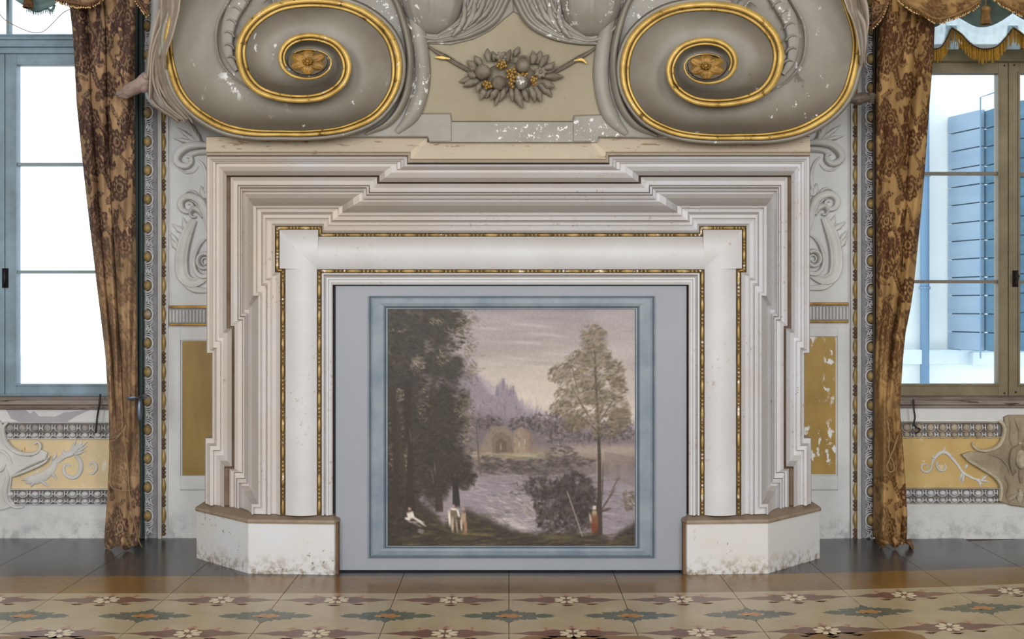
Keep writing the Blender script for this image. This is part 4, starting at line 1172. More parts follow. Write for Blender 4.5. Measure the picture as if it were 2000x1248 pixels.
    scatter(300, lambda r: (r.uniform(0, 484), r.uniform(440, 466)), [(56, 50, 44), (84, 78, 58), (108, 98, 74), (70, 62, 52)], (14, 44), (1.5, 4), lambda x, y: R.uniform(-.15, .1), .5)
    scatter(110, lambda r: (r.uniform(60, 220), r.uniform(400, 445)), [(84, 78, 56), (70, 64, 48), (100, 92, 66)], (10, 30), (1.5, 4), lambda x, y: R.uniform(0, .4), .5)
    stroke(170, 442, 90, 5, .06, (122, 110, 82), .6); stroke(330, 448, 60, 7, 0, (110, 104, 74), .6)
    # the great dark trees on the left
    dk = [(62, 56, 48), (54, 49, 43), (72, 66, 54), (48, 44, 40)]
    for cx, cy, rx, ry in ((60, 20, 90, 34), (70, 60, 76, 36), (30, 110, 50, 60), (100, 120, 48, 34), (120, 180, 36, 36), (60, 180, 66, 40), (90, 230, 66, 46), (30, 260, 44, 70), (110, 280, 48, 44), (60, 320, 76, 50), (128, 308, 34, 40), (150, 330, 22, 24), (20, 380, 30, 90), (86, 350, 30, 40), (10, 200, 26, 100), (120, 30, 30, 22)):
        put(np.clip(1.25 - ((xx - cx) / rx) ** 2 - ((yy - cy) / ry) ** 2 + (fbm(26, 26, 4, int(cx + cy)) - .5) * 2.4, 0, 1) * .95, (62, 56, 50))
        scatter(int(rx * ry / 14), ell(cx, cy, rx * 1.08, ry * 1.08), dk, (6, 16), (1.5, 4.5), lambda x, y: R.uniform(-.6, .9), .7, 7)
    for cx, cy, rx, ry, n in ((150, 30, 18, 16, 60), (130, 46, 20, 10, 40), (62, 106, 12, 16, 40), (108, 98, 12, 16, 30), (165, 120, 16, 14, 60), (150, 190, 22, 24, 90), (160, 250, 12, 40, 80), (70, 190, 12, 34, 60), (24, 170, 16, 12, 40), (20, 230, 18, 30, 50), (96, 26, 14, 8, 30), (22, 44, 16, 5, 14), (10, 290, 8, 30, 24), (36, 296, 5, 22, 24)):
        scatter(n, ell(cx, cy, rx, ry), [(142, 132, 112), (118, 108, 88), (164, 152, 138), (100, 92, 70)], (4, 10), (1, 2.2), lambda x, y: R.uniform(-.5, 1.0), .65, 10, .05)
    scatter(320, lambda r: (150 + abs(r.normal(0, 14)), r.uniform(0, 300)), [(92, 84, 70), (130, 120, 104), (76, 70, 60)], (4, 10), (1, 2.4), lambda x, y: R.uniform(-.5, 1.2), .55)
    for x, y0_, y1_, w_, c in ((42, 150, 400, 13, (56, 48, 42)), (14, 160, 410, 11, (60, 52, 44)), (98, 290, 400, 11, (66, 56, 50)), (131, 340, 392, 10, (50, 44, 40)), (24, 210, 330, 7, (66, 58, 48)), (175, 230, 330, 2.5, (98, 90, 80))):
        for k in range(int((y1_ - y0_) / 6)):
            q = y0_ + k * 6; stroke(x + 3 * math.sin(q / 40) + (max(0, q - y1_ + 40) * .12), q, 16, w_ * (1 + .5 * max(0, q - y1_ + 50) / 50), 1.57, c, .9)
    for x, y, a in ((88, 330, 1.4), (92, 310, 1.5), (45, 250, 1.4), (38, 280, 1.6)): stroke(x, y, 30, 2, a, (120, 104, 92), .6)
    for a in (-2.6, -2.2, -1.8, -1.3, -.9, -.6): stroke(131 + 18 * math.cos(a), 345 + 18 * math.sin(a), 34, 3, a, (52, 46, 42), .8)
    # the slender tree on the right
    for k in range(60):
        q = 440 - k * 6; w_ = 3.2 + 9 * (k < 14) * (14 - k) / 14 + 5 * max(0, (60 - k) / 60)
        stroke(411 - 3 * math.sin(q / 70) + (0 if q > 200 else (200 - q) * -.03) , q, 12, w_, 1.5, (66, 58, 50), .9)
    for x, y, L_, a, w_ in ((430, 375, 60, -1.0, 3), (444, 345, 40, -1.1, 2), (420, 340, 80, -1.55, 2.5), (380, 190, 80, -2.1, 3), (366, 140, 60, -1.8, 2), (428, 200, 70, -1.0, 3), (392, 225, 60, -2.4, 3), (398, 90, 60, -1.9, 2), (425, 395, 26, -.3, 5)):
        stroke(x, y, L_, w_, a, (74, 64, 54), .8)
    fol = [(98, 88, 70), (120, 108, 84), (80, 72, 58), (138, 126, 102), (104, 94, 80)]
    for cx, cy, rx, ry, n in ((402, 60, 26, 30, 120), (408, 95, 32, 24, 130), (372, 104, 26, 22, 90), (345, 130, 32, 22, 130), (400, 135, 34, 26, 130), (445, 128, 18, 26, 120), (366, 170, 40, 24, 130), (342, 196, 26, 16, 80), (410, 172, 30, 24, 120), (452, 160, 16, 22, 60), (440, 196, 34, 26, 170), (385, 214, 32, 20, 130), (455, 218, 24, 22, 110), (424, 240, 26, 16, 80), (360, 225, 30, 16, 80)):
        put(np.clip(1.1 - ((xx - cx) / rx) ** 2 - ((yy - cy) / ry) ** 2 + (fbm(18, 18, 4, int(cx * 3 + cy)) - .5) * 3.0, 0, 1) * .5, (98, 90, 76))
        scatter(n, ell(cx, cy, rx, ry), fol, (5, 13), (1.8, 3.8), lambda x, y: math.atan2(y - 235, x - 412) * .25 + R.uniform(-.7, .7) + (0 if x > 410 else 0), .6, 12, .04)
    scatter(60, ell(398, 48, 22, 24), [(146, 116, 100), (132, 104, 92)], (4, 10), (1, 2), lambda x, y: R.uniform(1, 2), .5)
    scatter(60, lambda r: (r.uniform(466, 482), r.uniform(60, 200)), [(166, 150, 142), (150, 136, 132)], (4, 10), (1, 2), lambda x, y: R.uniform(.8, 2.2), .4)
    scatter(70, ell(470, 375, 14, 20), [(112, 104, 88), (90, 82, 70)], (5, 12), (2, 4), lambda x, y: R.uniform(0, 1), .6)
    # small figures
    def fig(x, y, parts):
        for dx, dy, L_, w_, a, c in parts: stroke(x + dx, y + dy, L_, w_, a, c, .95)
    wh = (214, 206, 196); sk = (168, 140, 122)
    fig(43, 408, [(0, -16, 7, 6, 0, sk), (2, -19, 6, 3, 0, (80, 60, 50)), (2, -3, 16, 13, 1.3, wh), (-4, 4, 12, 5, .3, wh), (16, 6, 28, 4, .5, (206, 200, 196)), (20, 10, 30, 3.5, .6, (190, 184, 180)), (6, 10, 22, 3, .1, (150, 142, 136)), (14, 15, 26, 3, .45, (120, 112, 108)), (22, 28, 14, 8, .2, (122, 116, 114))])
    fig(129, 415, [(0, -28, 6, 6, 0, sk), (0, -14, 20, 13, 1.57, (110, 98, 84)), (-8, -4, 34, 4.5, 1.5, wh), (9, -14, 18, 4, 1.3, wh), (0, -22, 14, 4, .1, wh), (-2, 8, 32, 5, 1.57, (178, 160, 144)), (6, 10, 30, 4, 1.45, (150, 134, 120))])
    fig(148, 418, [(0, -26, 6, 6, 0, sk), (0, -8, 26, 10, 1.57, (168, 148, 132)), (4, 10, 28, 6, 1.55, (156, 118, 98)), (-4, 6, 24, 4, 1.5, (190, 176, 160))])
    fig(404, 412, [(0, -22, 8, 7, 0, (206, 196, 184)), (0, -10, 16, 9, 1.57, (170, 150, 126)), (0, 4, 30, 14, 1.57, (120, 86, 62)), (-8, -2, 20, 4, 1.4, (176, 160, 150)), (0, 18, 24, 12, 1.57, (112, 64, 48))])
    for q in range(14): stroke(352 + q * 2.1, 362 + q * 6.2, 12, 2.4, 1.2, (150, 138, 126), .8)
    img = img * .35 + sm(img, 2) * .65
    img += (fbm(3, 3, 2, 40) - .5)[..., None] * 14 + (fbm(60, 60, 2, 41) - .5)[..., None] * 8
    img = (img - 105) * 1.1 + 104
    img = np.clip(img, 8, 240)
    img[:4] = img[:4] * .8; img[:, :3] = img[:, :3] * .8
    c = img / 255; lin = np.where(c <= .04045, c / 12.92, ((c + .055) / 1.055) ** 2.4).astype(np.float32)
    y = -.806; s = (DIST + y) / FOC
    G = np.zeros((Hd, Wd, 3), np.float32)
    G[..., 0] = (X0 + xx - CX) * s; G[..., 1] = y; G[..., 2] = EYE + (HY - Y0_ - yy) * s
    grid_mesh('painted_landscape', G, 'painting', fbd, lin, smooth=False, label='dark river landscape with tall trees and small figures')
paint()

# ------------------------------------------------------------------ the overmantel with its two great scrolls
om = thing('overmantel', 'massive grey plaster overmantel with twin gilt-edged scrolls above the mantel shelf', 'overmantel', W(994, 268, -.5))
YB0 = -.585
# body
bl = [(322, 72), (324, 130), (336, 178), (366, 218), (410, 246), (470, 262), (560, 268), (690, 267), (835, 267), (838, 277), (997, 277), (1167, 277), (1170, 267), (1310, 270), (1440, 274), (1530, 268), (1590, 248), (1640, 210), (1668, 165), (1682, 110), (1680, 60), (1668, 20), (1650, -70), (345, -70), (330, 0)]
b = MB(); b.prism(bl, YB0 + .02, -.03); b.build('body', 'panel_grey', om)
PL = [(1003, 22), (985, 36), (960, 58), (925, 76), (880, 87), (831, 85), (838, 110), (841, 138), (838, 175), (822, 222), (880, 222), (882, 237)]
PR = [(1119, 237), (1121, 226), (1181, 224), (1166, 185), (1158, 150), (1162, 112), (1170, 88), (1120, 84), (1075, 68), (1040, 42), (1017, 30)]
b = MB()
b.prism([(1003, -70)] + [(1003, 22)] + PL[1:] + [(882, 277), (838, 277), (835, 267), (690, 267), (560, 268), (470, 262), (410, 246), (366, 218), (336, 178), (324, 130), (322, 72), (330, 0), (345, -70)], YB0 - .018, YB0 + .021, .005)
b.prism([(882, 238.3), (1119, 238.3), (1119, 277), (882, 277)], YB0 - .018, YB0 + .021)
b.prism([(1003.2, -70), (1650, -70), (1668, 20), (1680, 60), (1682, 110), (1668, 165), (1640, 210), (1590, 248), (1530, 268), (1440, 274), (1310, 270), (1170, 267), (1167, 277), (1119, 277)] + PR + [(1003.2, 22)], YB0 - .018, YB0 + .021, .005)
b.build('front_slab', 'grey_worn', om)
b = MB(); b.prism(PL + PR, YB0 - .006, YB0 + .02, .004); b.build('centre_panel', 'panel_grey', om)
# cheek: the raised roll beside each scroll, along the edge of the panel
for r in (0, 1):
    X = (lambda x, y: (1999 - x, y + 4)) if r else (lambda x, y: (x, y))
    ck = MB()
    ribbon(ck, [X(x, y) for x, y in ((800, -60), (806, 0), (814, 50), (822, 95), (825, 140), (820, 185), (803, 228), (775, 258))], [14, 14, 15, 15, 15, 15, 16, 6], YB0 - .018, .035, 40, 10)
    ck.build('cheek_roll', 'grey_worn', om, smooth=True)
    ck = MB()
    ribbon(ck, [X(x, y) for x, y in ((740, -40), (772, 0), (790, 50), (800, 100), (800, 150), (788, 200), (760, 240), (716, 262))], [6, 7, 8, 8, 8, 8, 7, 3], YB0 - .02, .06, 40, 8)
    ck.build('scroll_ledge', 'grey', om, smooth=True)

CREG = [(760, -330, 30), (420, -260, 40), (240, -140, 44), (180, 0, 48), (122, 170, 56), (104, 300, 60), (122, 450, 60), (172, 620, 62), (255, 740, 60), (375, 835, 60), (520, 905, 58), (700, 940, 52), (900, 945, 46), (1100, 945, 46), (1300, 925, 48), (1450, 880, 54), (1570, 815, 58), (1658, 715, 62), (1712, 600, 70), (1726, 480, 78), (1712, 370, 80), (1668, 262, 78), (1590, 170, 76), (1480, 92, 72), (1350, 42, 70), (1200, 20, 70), (1050, 20, 72), (900, 45, 76), (778, 105, 78), (690, 185, 78), (636, 275, 76), (618, 370, 75), (632, 470, 75), (668, 555, 75), (735, 628, 70), (830, 672, 62), (950, 696, 60), (1080, 700, 60), (1200, 680, 60), (1300, 625, 62), (1358, 550, 66), (1372, 460, 70), (1345, 380, 66), (1285, 312, 62), (1200, 275, 60), (1100, 262, 60), (1000, 282, 58), (935, 332, 56), (908, 400, 54), (925, 470, 50), (980, 525, 42), (1080, 552, 34), (1175, 538, 32), (1240, 490, 30), (1255, 430, 26), (1220, 385, 20), (1140, 358, 15), (1050, 358, 12), (985, 385, 10)]
def scroll(r):
    P = np.array([(x / 3.636 + 300, y / 3.636, w / 3.636 / 2) for x, y, w in CREG])
    C0 = np.array([597., 118.])
    N_ = 420
    Cc = catmull(P, N_); 
    ang = np.unwrap(np.arctan2(-(Cc[:, 1] - C0[1]), Cc[:, 0] - C0[0]))
    ang = np.maximum.accumulate(ang + np.arange(N_) * 1e-6)
    T = np.gradient(Cc[:, :2], axis=0); T /= np.hypot(T[:, 0], T[:, 1])[:, None]
    Nn = np.c_[T[:, 1], -T[:, 0]]
    # make the normal point outward
    out = Cc[:, :2] - C0; Nn *= np.sign((Nn * out).sum(1))[:, None]
    tot = ang[-1] - ang[0]; prog = (ang - ang[0]) / tot
    yr = -.712 - .105 * prog
    def mp(p, y):
        x, yy = p
        if r:
            rr = math.hypot(x - C0[0], yy - C0[1]); Sx = 1979 + 22 * min(1, rr / 240)
            x = Sx - x; yy = yy + 6.5 + 2.5 * (1 - min(1, rr / 200)) 
        return W(x, yy, y)
    vo = MB()
    # channel surface between successive turns
    rows = []
    for i in range(0, N_, 3):
        p0 = Cc[i, :2] - Nn[i] * Cc[i, 2] * .97; y0 = yr[i] + .025
        a2 = ang[i] + 2 * math.pi
        if a2 < ang[-1]:
            p1 = np.array([np.interp(a2, ang, Cc[:, 0]), np.interp(a2, ang, Cc[:, 1])])
            n1 = np.array([np.interp(a2, ang, Nn[:, 0]), np.interp(a2, ang, Nn[:, 1])]); w1 = np.interp(a2, ang, Cc[:, 2])
            p1 = p1 + n1 * w1 * .97; y1 = np.interp(a2, ang, yr) + .055
        else:
            p1 = C0 + (Cc[i, :2] - C0) * .35; y1 = yr[-1] + .035
        row = []
        for k in range(17):
            s = k / 16
            y = yr[i] + .008 + (y1 + .060 - yr[i] - .008) * (1 - (1 - s) ** 2.6)
            row.append(mp(p0 + (p1 - p0) * s, y))
        rows.append(row)
    vo.grid(rows)
    o = vo.build('volute', 'grey', om, smooth=True)
    # outer skirt
    sk = MB(); rows = []
    last = int(np.searchsorted(ang, ang[0] + 2 * math.pi))
    for i in range(0, last, 3):
        w = Cc[i, 2]
        rows.append([mp(Cc[i, :2] + Nn[i] * q, y) for q, y in ((w + 9, YB0 + .03), (w + 8.6, YB0 - .02), (w + 7, yr[i] + .022), (w + 4, yr[i] + .012), (w * .95, yr[i] + .02))])
    sk.grid(rows); sk.build('outer_skirt', 'grey', o, smooth=True)
    # gilt rim: broad band, groove, thin strand
    for nm, prof, m in (('gilt_band', ((1.0, .03), (.97, .0), (.86, -.009), (.4, -.014), (-.0, -.010), (-.1, .0), (-.13, .02)), 'gilt'),
                        ('rim_groove', ((-.1, .008), (-.2, .010), (-.34, .010)), 'groove_dark'),
                        ('gilt_strand', ((-.28, .016), (-.33, -.002), (-.5, -.008), (-.78, -.006), (-.9, .006), (-1.0, .03)), 'gilt')):
        g = MB(); rows = []
        for i in range(0, N_ - (0 if nm == 'gilt_band' else 40), 2):
            rows.append([mp(Cc[i, :2] + Nn[i] * Cc[i, 2] * q, yr[i] + dy_) for q, dy_ in prof])
        g.grid(rows); g.build(nm, m, o, smooth=True)
    # rosette
    ro = MB(); yc = yr[-1] + .01
    cxx, cyy = (601, 120)
    def mpp(x, y, d): return mp((x, y), d)
    for k in range(6):
        a0 = math.pi / 3 * k + .5
        G = []
        for i in range(9):
            t = i / 8; row = []
            for j in range(9):
                q = -1 + 2 * j / 8
                rr = 3 + 31 * t; hw = 13 * math.sin(math.pi * min(1, t * .8 + .12)) ** .7
                x = cxx + math.cos(a0) * rr * 1.02 - math.sin(a0) * q * hw
                y = cyy - (math.sin(a0) * rr * .72 + math.cos(a0) * q * hw * .72)
                h_ = (1 - q * q) * (.55 + .45 * math.cos(q * 11 + (i % 2))) * math.sin(math.pi * (t * .8 + .12))
                row.append(mpp(x, y, yc - .022 * h_))
            G.append(row)
        ro.grid(G)
    for k in range(8):
        a = math.pi / 4 * k; ro.blob(mpp(cxx + 7 * math.cos(a), cyy - 5 * math.sin(a), yc - .022), .007, .010, .006, 8, 5)
    ro.blob(mpp(cxx, cyy, yc - .028), .011, .014, .009, 10, 6)
    ro.build('rosette', 'gilt_dark', o, smooth=True)
    d = MB(); pts = [mpp(cxx + 38 * math.cos(a), cyy - 26 * math.sin(a), yc + .006) for a in np.linspace(0, 2 * math.pi, 33)[:-1]]
    d.add(pts, [tuple(range(32))]); d.build('rosette_ground', 'groove_dark', o)
    # acanthus tongue with ribs beside the first inner turn
    def px(pts): 
        res = []
        for x, y in pts:
            q = mp((x, y), 0.0); res.append(((q[0] * FOC / DIST) + CX, HY - (q[2] - EYE) * FOC / DIST))
        return res
    tg = MB()
    ribbon(tg, px([(505, -60), (470, -30), (446, 5), (428, 40), (423, 78), (430, 116), (450, 146), (482, 170)]), [2, 2.4, 2.6, 2.6, 2.6, 2.4, 2, 1], -.662, .02, 40, 6)
    ribbon(tg, px([(500, -40), (472, 0), (452, 35), (444, 75), (448, 110), (462, 138)]), [12, 15, 15, 13, 10, 4], -.655, .022, 40, 10, 'flat')
    for q in ((462, 20), (452, 44), (448, 68), (448, 92), (454, 116), (475, 2)):
        ribbon(tg, px([(q[0] - 10, q[1] - 3), (q[0] - 3, q[1] - 6), (q[0] + 6, q[1] - 2), (q[0] + 10, q[1] + 5)]), [1, 2.6, 3, 1.4], -.672, .016, 14, 6)
    for q in ((515, -16), (528, 4), (545, -8)):
        ribbon(tg, px([(q[0] - 14, q[1] + 2), (q[0], q[1] - 8), (q[0] + 10, q[1] + 6)]), [1, 3, 1], -.672, .014, 12, 6)
    tg.build('ribbed_tongue', 'grey_worn', om, smooth=True)
scroll(0); scroll(1)

# bosses and acanthus sprays at the top
for r in (0, 1):
    X = (lambda x, y: (1999 - x, y + 4)) if r else (lambda x, y: (x, y))
    f = lambda pts: [X(*p) for p in pts]
    sh = MB(); G = []
    cx_, cy_ = X(846, -6)
    for i in range(25):
        a = math.pi * i / 24; row = []
        for k in range(41):
            q = math.pi * k / 40
            x = math.cos(q) * math.sin(a); z = math.cos(a); y = math.sin(q) * math.sin(a)
            rib = 1 - .09 * abs(math.sin(4.0 * (q - math.pi / 2))) ** .5 * math.sin(a)
            sc = (DIST - .6) / FOC
            c = W(cx_, cy_, YB0); row.append((c[0] + 62 * sc * x, c[1] - .13 * y * rib, c[2] + 76 * sc * z))
        G.append(row)
    sh.grid(G); sh.build('shell_boss', 'grey_worn', om, smooth=True)
    rimb = MB(); ribbon(rimb, f([(788, -40), (780, 0), (788, 38), (815, 66), (850, 78), (885, 66), (908, 36), (915, 0)]), [3, 4, 4, 4, 4, 4, 4, 3], YB0 - .016, .03, 40, 6)
    rimb.build('boss_rim', 'grey_worn', om, smooth=True)
    lv = MB()
    for k in range(9):
        q = k / 8
        pts = [(935 + 78 * q, -50), (927 + 68 * q, -12 + 2 * q), (914 + 54 * q, 22 + 18 * q), (888 + 34 * q, 50 + 18 * q), (858 + 14 * q, 68 + 12 * q), (830, 83)]
        ribbon(lv, f(pts), [4.6, 5.6, 5.6, 4.6, 3, 1], YB0 - .022, .032 + .012 * (k % 2), 30, 6)
    lv.build('acanthus_spray', 'leaf_grey2', om, smooth=True)
    lv = MB()
    for bp, tp, w, bd in (((905, 60), (926, -8), 10, .12), ((897, 62), (905, 0), 9, .1), ((915, 52), (948, -16), 9, .1), ((884, 72), (906, 30), 8, .1), ((930, 46), (966, -10), 8, .1)):
        leaf(lv, X(*bp), X(*tp), w, YB0 - .05, .035, 3, bd * (-1 if r else 1))
    lv.build('acanthus_leaf', 'leaf_grey2', om, smooth=True)
# fruit festoon on the panel
ga = MB().blob(W(997, 150, YB0 - .01), .13, .03, .075, 14, 8).build('festoon', 'leaf_grey', om, smooth=True)
Yg = YB0 - .012
for r in (0, 1):
    X = (lambda x, y: (2001 - x, y + 2)) if r else (lambda x, y: (x, y))
    rb = MB()
    for o_ in (-3.6, 0, 3.6):
        ribbon(rb, [X(832, 86 + .2 * o_), X(850, 100 + o_ * .7), X(872, 112 + o_), X(895, 126 + o_), X(925, 142 + o_)], [1, 1.8, 2, 2, 1.6], Yg, .016 + .002 * abs(o_), 22, 6)
    rb.build('ribbon', 'leaf_grey', ga, smooth=True)
    rb = MB(); ribbon(rb, [X(850, 112), X(862, 113), X(879, 115)] if not r else [X(855, 122), X(865, 115), X(880, 117)], [1.4, 3.4, 1.4], Yg - .016, .012, 12, 6, 'double'); rb.build('gilt_leaf', 'gilt', ga, smooth=True)
tips = [((930, 135), (912, 118), 9), ((940, 128), (926, 108), 8), ((955, 120), (952, 94), 8), ((965, 120), (962, 100), 7), ((975, 120), (974, 104), 8), ((990, 120), (998, 96), 7), ((1005, 110), (1014, 90), 7), ((1000, 118), (992, 98), 6),
        ((1040, 125), (1040, 98), 9), ((1048, 125), (1056, 98), 9), ((1055, 130), (1072, 106), 9), ((1062, 135), (1084, 120), 8), ((1065, 145), (1094, 132), 7), ((1062, 150), (1102, 150), 8), ((1060, 158), (1084, 170), 9),
        ((1052, 165), (1078, 190), 9), ((1045, 170), (1058, 200), 8), ((1035, 172), (1044, 202), 8), ((1022, 172), (1032, 200), 8), ((1008, 172), (1022, 212), 9), ((998, 170), (1002, 200), 6), ((992, 172), (966, 208), 8), ((985, 172), (976, 198), 7),
        ((972, 175), (958, 196), 8), ((962, 172), (948, 192), 7), ((950, 170), (938, 196), 8), ((940, 162), (930, 180), 7), ((935, 158), (896, 160), 9), ((932, 160), (904, 170), 8), ((930, 150), (912, 142), 8), ((932, 140), (914, 128), 8)]
for k, (bp, tp, w) in enumerate(tips):
    lf = MB(); leaf(lf, bp, tp, w * 1.2, Yg - .012 - .012 * (k % 3), .024, 2, random.uniform(-.12, .12), 12, 8, .22); lf.build('leaf', 'leaf_grey', ga, smooth=True)
sc = (DIST + YB0) / FOC
for x, y, rx, rz in ((943, 141, 16, 15), (974, 162, 14, 14), (1021, 128, 14, 15), (1018, 160, 12, 15)):
    fr_ = MB().blob(W(x, y, Yg - .045), rx * sc, .045, rz * sc, 16, 10)
    fr_.build('fruit', 'leaf_grey' if x != 1018 else 'grey_worn', ga, smooth=True)
cr = MB()
for k in range(7): cr.blob(W(1012 + 3 * k, 110 + abs(k - 3) * .6, Yg - .06), .005, .006, .008, 6, 4)
for k in range(9): cr.blob(W(967 + 1.8 * k, 150, Yg - .06), .0035, .005, .006, 6, 4)
cr.build('calyx', 'leaf_grey', ga, smooth=True)
for cx_, cy_, n in ((1056, 141, 7), (980, 112, 6)):
    fl_ = MB()
    for k in range(n):
        a = 2 * math.pi * k / n; leaf(fl_, (cx_ + 2 * math.cos(a), cy_ + 2 * math.sin(a)), (cx_ + 14 * math.cos(a), cy_ + 13 * math.sin(a)), 5.5, Yg - .05, .016, 1, 0, 8, 6, .05)
    fl_.blob(W(cx_, cy_, Yg - .062), .009, .012, .009, 10, 6)
    fl_.build('flower', 'leaf_grey', ga, smooth=True)
def cluster(x, y, n, rx, ry, sd):
    b = MB(); R_ = random.Random(sd)
    for k in range(n):
        a = 2.4 * k; q = math.sqrt(k / n); c = W(x + rx * q * math.cos(a), y + ry * q * math.sin(a), Yg - .075 + .02 * q)
        b.blob(c, 3.7 * sc, .011, 3.7 * sc, 8, 6)
    b.build('berry_cluster', 'berry', ga, smooth=True)
cluster(980, 126, 10, 9, 9, 1); cluster(1000, 146, 13, 11, 14, 2); cluster(999, 164, 5, 5, 9, 3); cluster(951, 166, 9, 9, 8, 4); cluster(1043, 158, 8, 7, 9, 5); cluster(1021, 146, 6, 10, 3, 6)

# ------------------------------------------------------------------ the statues that sit on the scrolls: drapery and feet in view
def statue(r):
    X = (lambda x: 1994 - x) if r else (lambda x: x)
    t = thing('statue', ('draped plaster statue, hem and bare foot in view, on the overmantel\'s %s scroll' % ('right' if r else 'left')), 'statue', W(X(300), 200, -.42), 'figures seated on the scrolls')
    # cloth
    rows = [(-60, 300, 395), (-20, 299, 368), (0, 297, 352), (20, 296, 350), (40, 296, 345), (60, 294, 340), (80, 291, 334), (100, 289, 326), (120, 287, 324), (140, 285, 326), (160, 283, 330), (175, 284, 336), (190, 286, 342), (205, 296, 352), (220, 318, 364), (236, 345, 376)] if not r else \
           [(-60, 296, 380), (-20, 298, 352), (0, 303, 345), (20, 303, 338), (40, 300, 328), (60, 299, 322), (80, 300, 318), (100, 302, 315), (125, 305, 314)]
    nu, nv = 70, 46
    ys = np.linspace(rows[0][0], rows[-1][0], nu); ra = np.array(rows, float)
    G = np.zeros((nu, nv, 3))
    for i, y in enumerate(ys):
        a, c = np.interp(y, ra[:, 0], ra[:, 1]), np.interp(y, ra[:, 0], ra[:, 2])
        for j in range(nv):
            u = j / (nv - 1)
            px_ = a + (c - a) * u
            fold = .022 * math.sin(u * 17 + y * .018) + .012 * math.sin(u * 31 - y * .03 + 1) 
            dep = -.30 - (.47 if y < 110 else max(.30, .47 - (y - 110) * .003)) * u
            if y < 60: dep -= (60 - y) / 120 * .08
            edge = .05 * (abs(2 * u - 1) ** 4) * (u < .5)
            if y < 110: dep -= .05 * u
            G[i, j] = W(X(px_), y + 4 * math.sin(u * 14) * (i == nu - 1), dep + fold + edge - .03)
    grid_mesh('drapery', G, 'marble_drape', t, two=.006)
    b = MB()
    if not r:
        for pts, w in ((((350, 0), (330, 35), (312, 70), (300, 110), (296, 160), (293, 195)), [4, 5, 5, 4, 3.5, 2]),
                       (((330, -10), (318, 20), (306, 60), (297, 100), (290, 150)), [4, 5, 5, 4, 2]),
                       (((340, 30), (322, 66), (309, 100), (302, 140), (306, 175), (322, 205)), [3, 4, 4, 3.5, 3, 1]),
                       (((312, 130), (313, 160), (326, 190), (346, 214)), [2, 3.5, 3.5, 1]), (((322, 150), (332, 175), (350, 200), (368, 236)), [2, 4, 4, 1])):
            dp = -.50
            ribbon(b, [(X(x), y) for x, y in pts], w, dp, .045, 30, 8)
        b.build('fold', 'marble_drape', t, smooth=True)
    else:
        for pts, w in ((((350, -10), (330, 20), (312, 45), (306, 80), (308, 118)), [6, 8, 7, 4, 2]), (((318, -20), (306, 14), (301, 46), (303, 70)), [5, 6, 4, 2]), (((345, 6), (330, 30), (316, 60), (314, 100)), [3, 4, 4, 2])):
            ribbon(b, [(X(x), y) for x, y in pts], w, -.58, .045, 26, 8)
        b.build('fold', 'marble_drape', t, smooth=True)
    # foot
    m = 'marble_foot2' if r else 'marble_foot'
    b = MB()
    if not r:
        yF = -.47
        P = [(290, 146), (284, 156), (276, 164), (262, 172), (248, 179), (236, 184)]
        b.tube([W(x, y, yF) for x, y in P], [q * .00266 for q in (10, 14, 13.5, 13.5, 12, 7)], 14)
        b.blob(W(286, 150, yF - .02), .02, .03, .022, 10, 8); b.blob(W(281, 172, yF), .03, .03, .025, 10, 8)
        for k, (dx, dy, L_, rr) in enumerate(((-13, 1.0, 9, 4.6), (-9, 5.6, 9, 4.0), (-3, 8.8, 9, 3.7), (4, 11.0, 8, 3.4), (11, 12.4, 7, 3.0))):
            x0, y0_ = 243 + dx * .62, 181 + dy * .62
            b.tube([W(x0 + 6, y0_ - 2, yF - .02 + k * .006), W(x0 - L_ * .4, y0_ + 1.2, yF - .022 + k * .006), W(x0 - L_ * .9, y0_ + 3.4, yF - .016 + k * .006)], [rr * .00266, rr * .00266, rr * .0018], 8)
        b.build('foot', m, t, smooth=True)
    else:
        yF = -.40
        P = [(345, 194), (334, 194), (322, 193), (310, 191), (300, 190), (292, 191)]
        b.tube([W(X(x), y, yF) for x, y in P], [q * .00266 for q in (5, 8, 10.5, 11, 9.5, 6)], 14)
        b.blob(W(X(318), 198, yF), .03, .03, .02, 10, 8)
        for k in range(5):
            b.tube([W(X(298), 184 + k * 3.6, yF - .022 + .006 * k), W(X(290), 184 + k * 3.9, yF - .026 + .006 * k), W(X(283.5 + k), 186 + k * 3.9, yF - .018 + .006 * k)], [(4 - .35 * k) * .00266, (3.8 - .35 * k) * .00266, .005], 8)
        b.build('foot', m, t, smooth=True)
statue(0); statue(1)

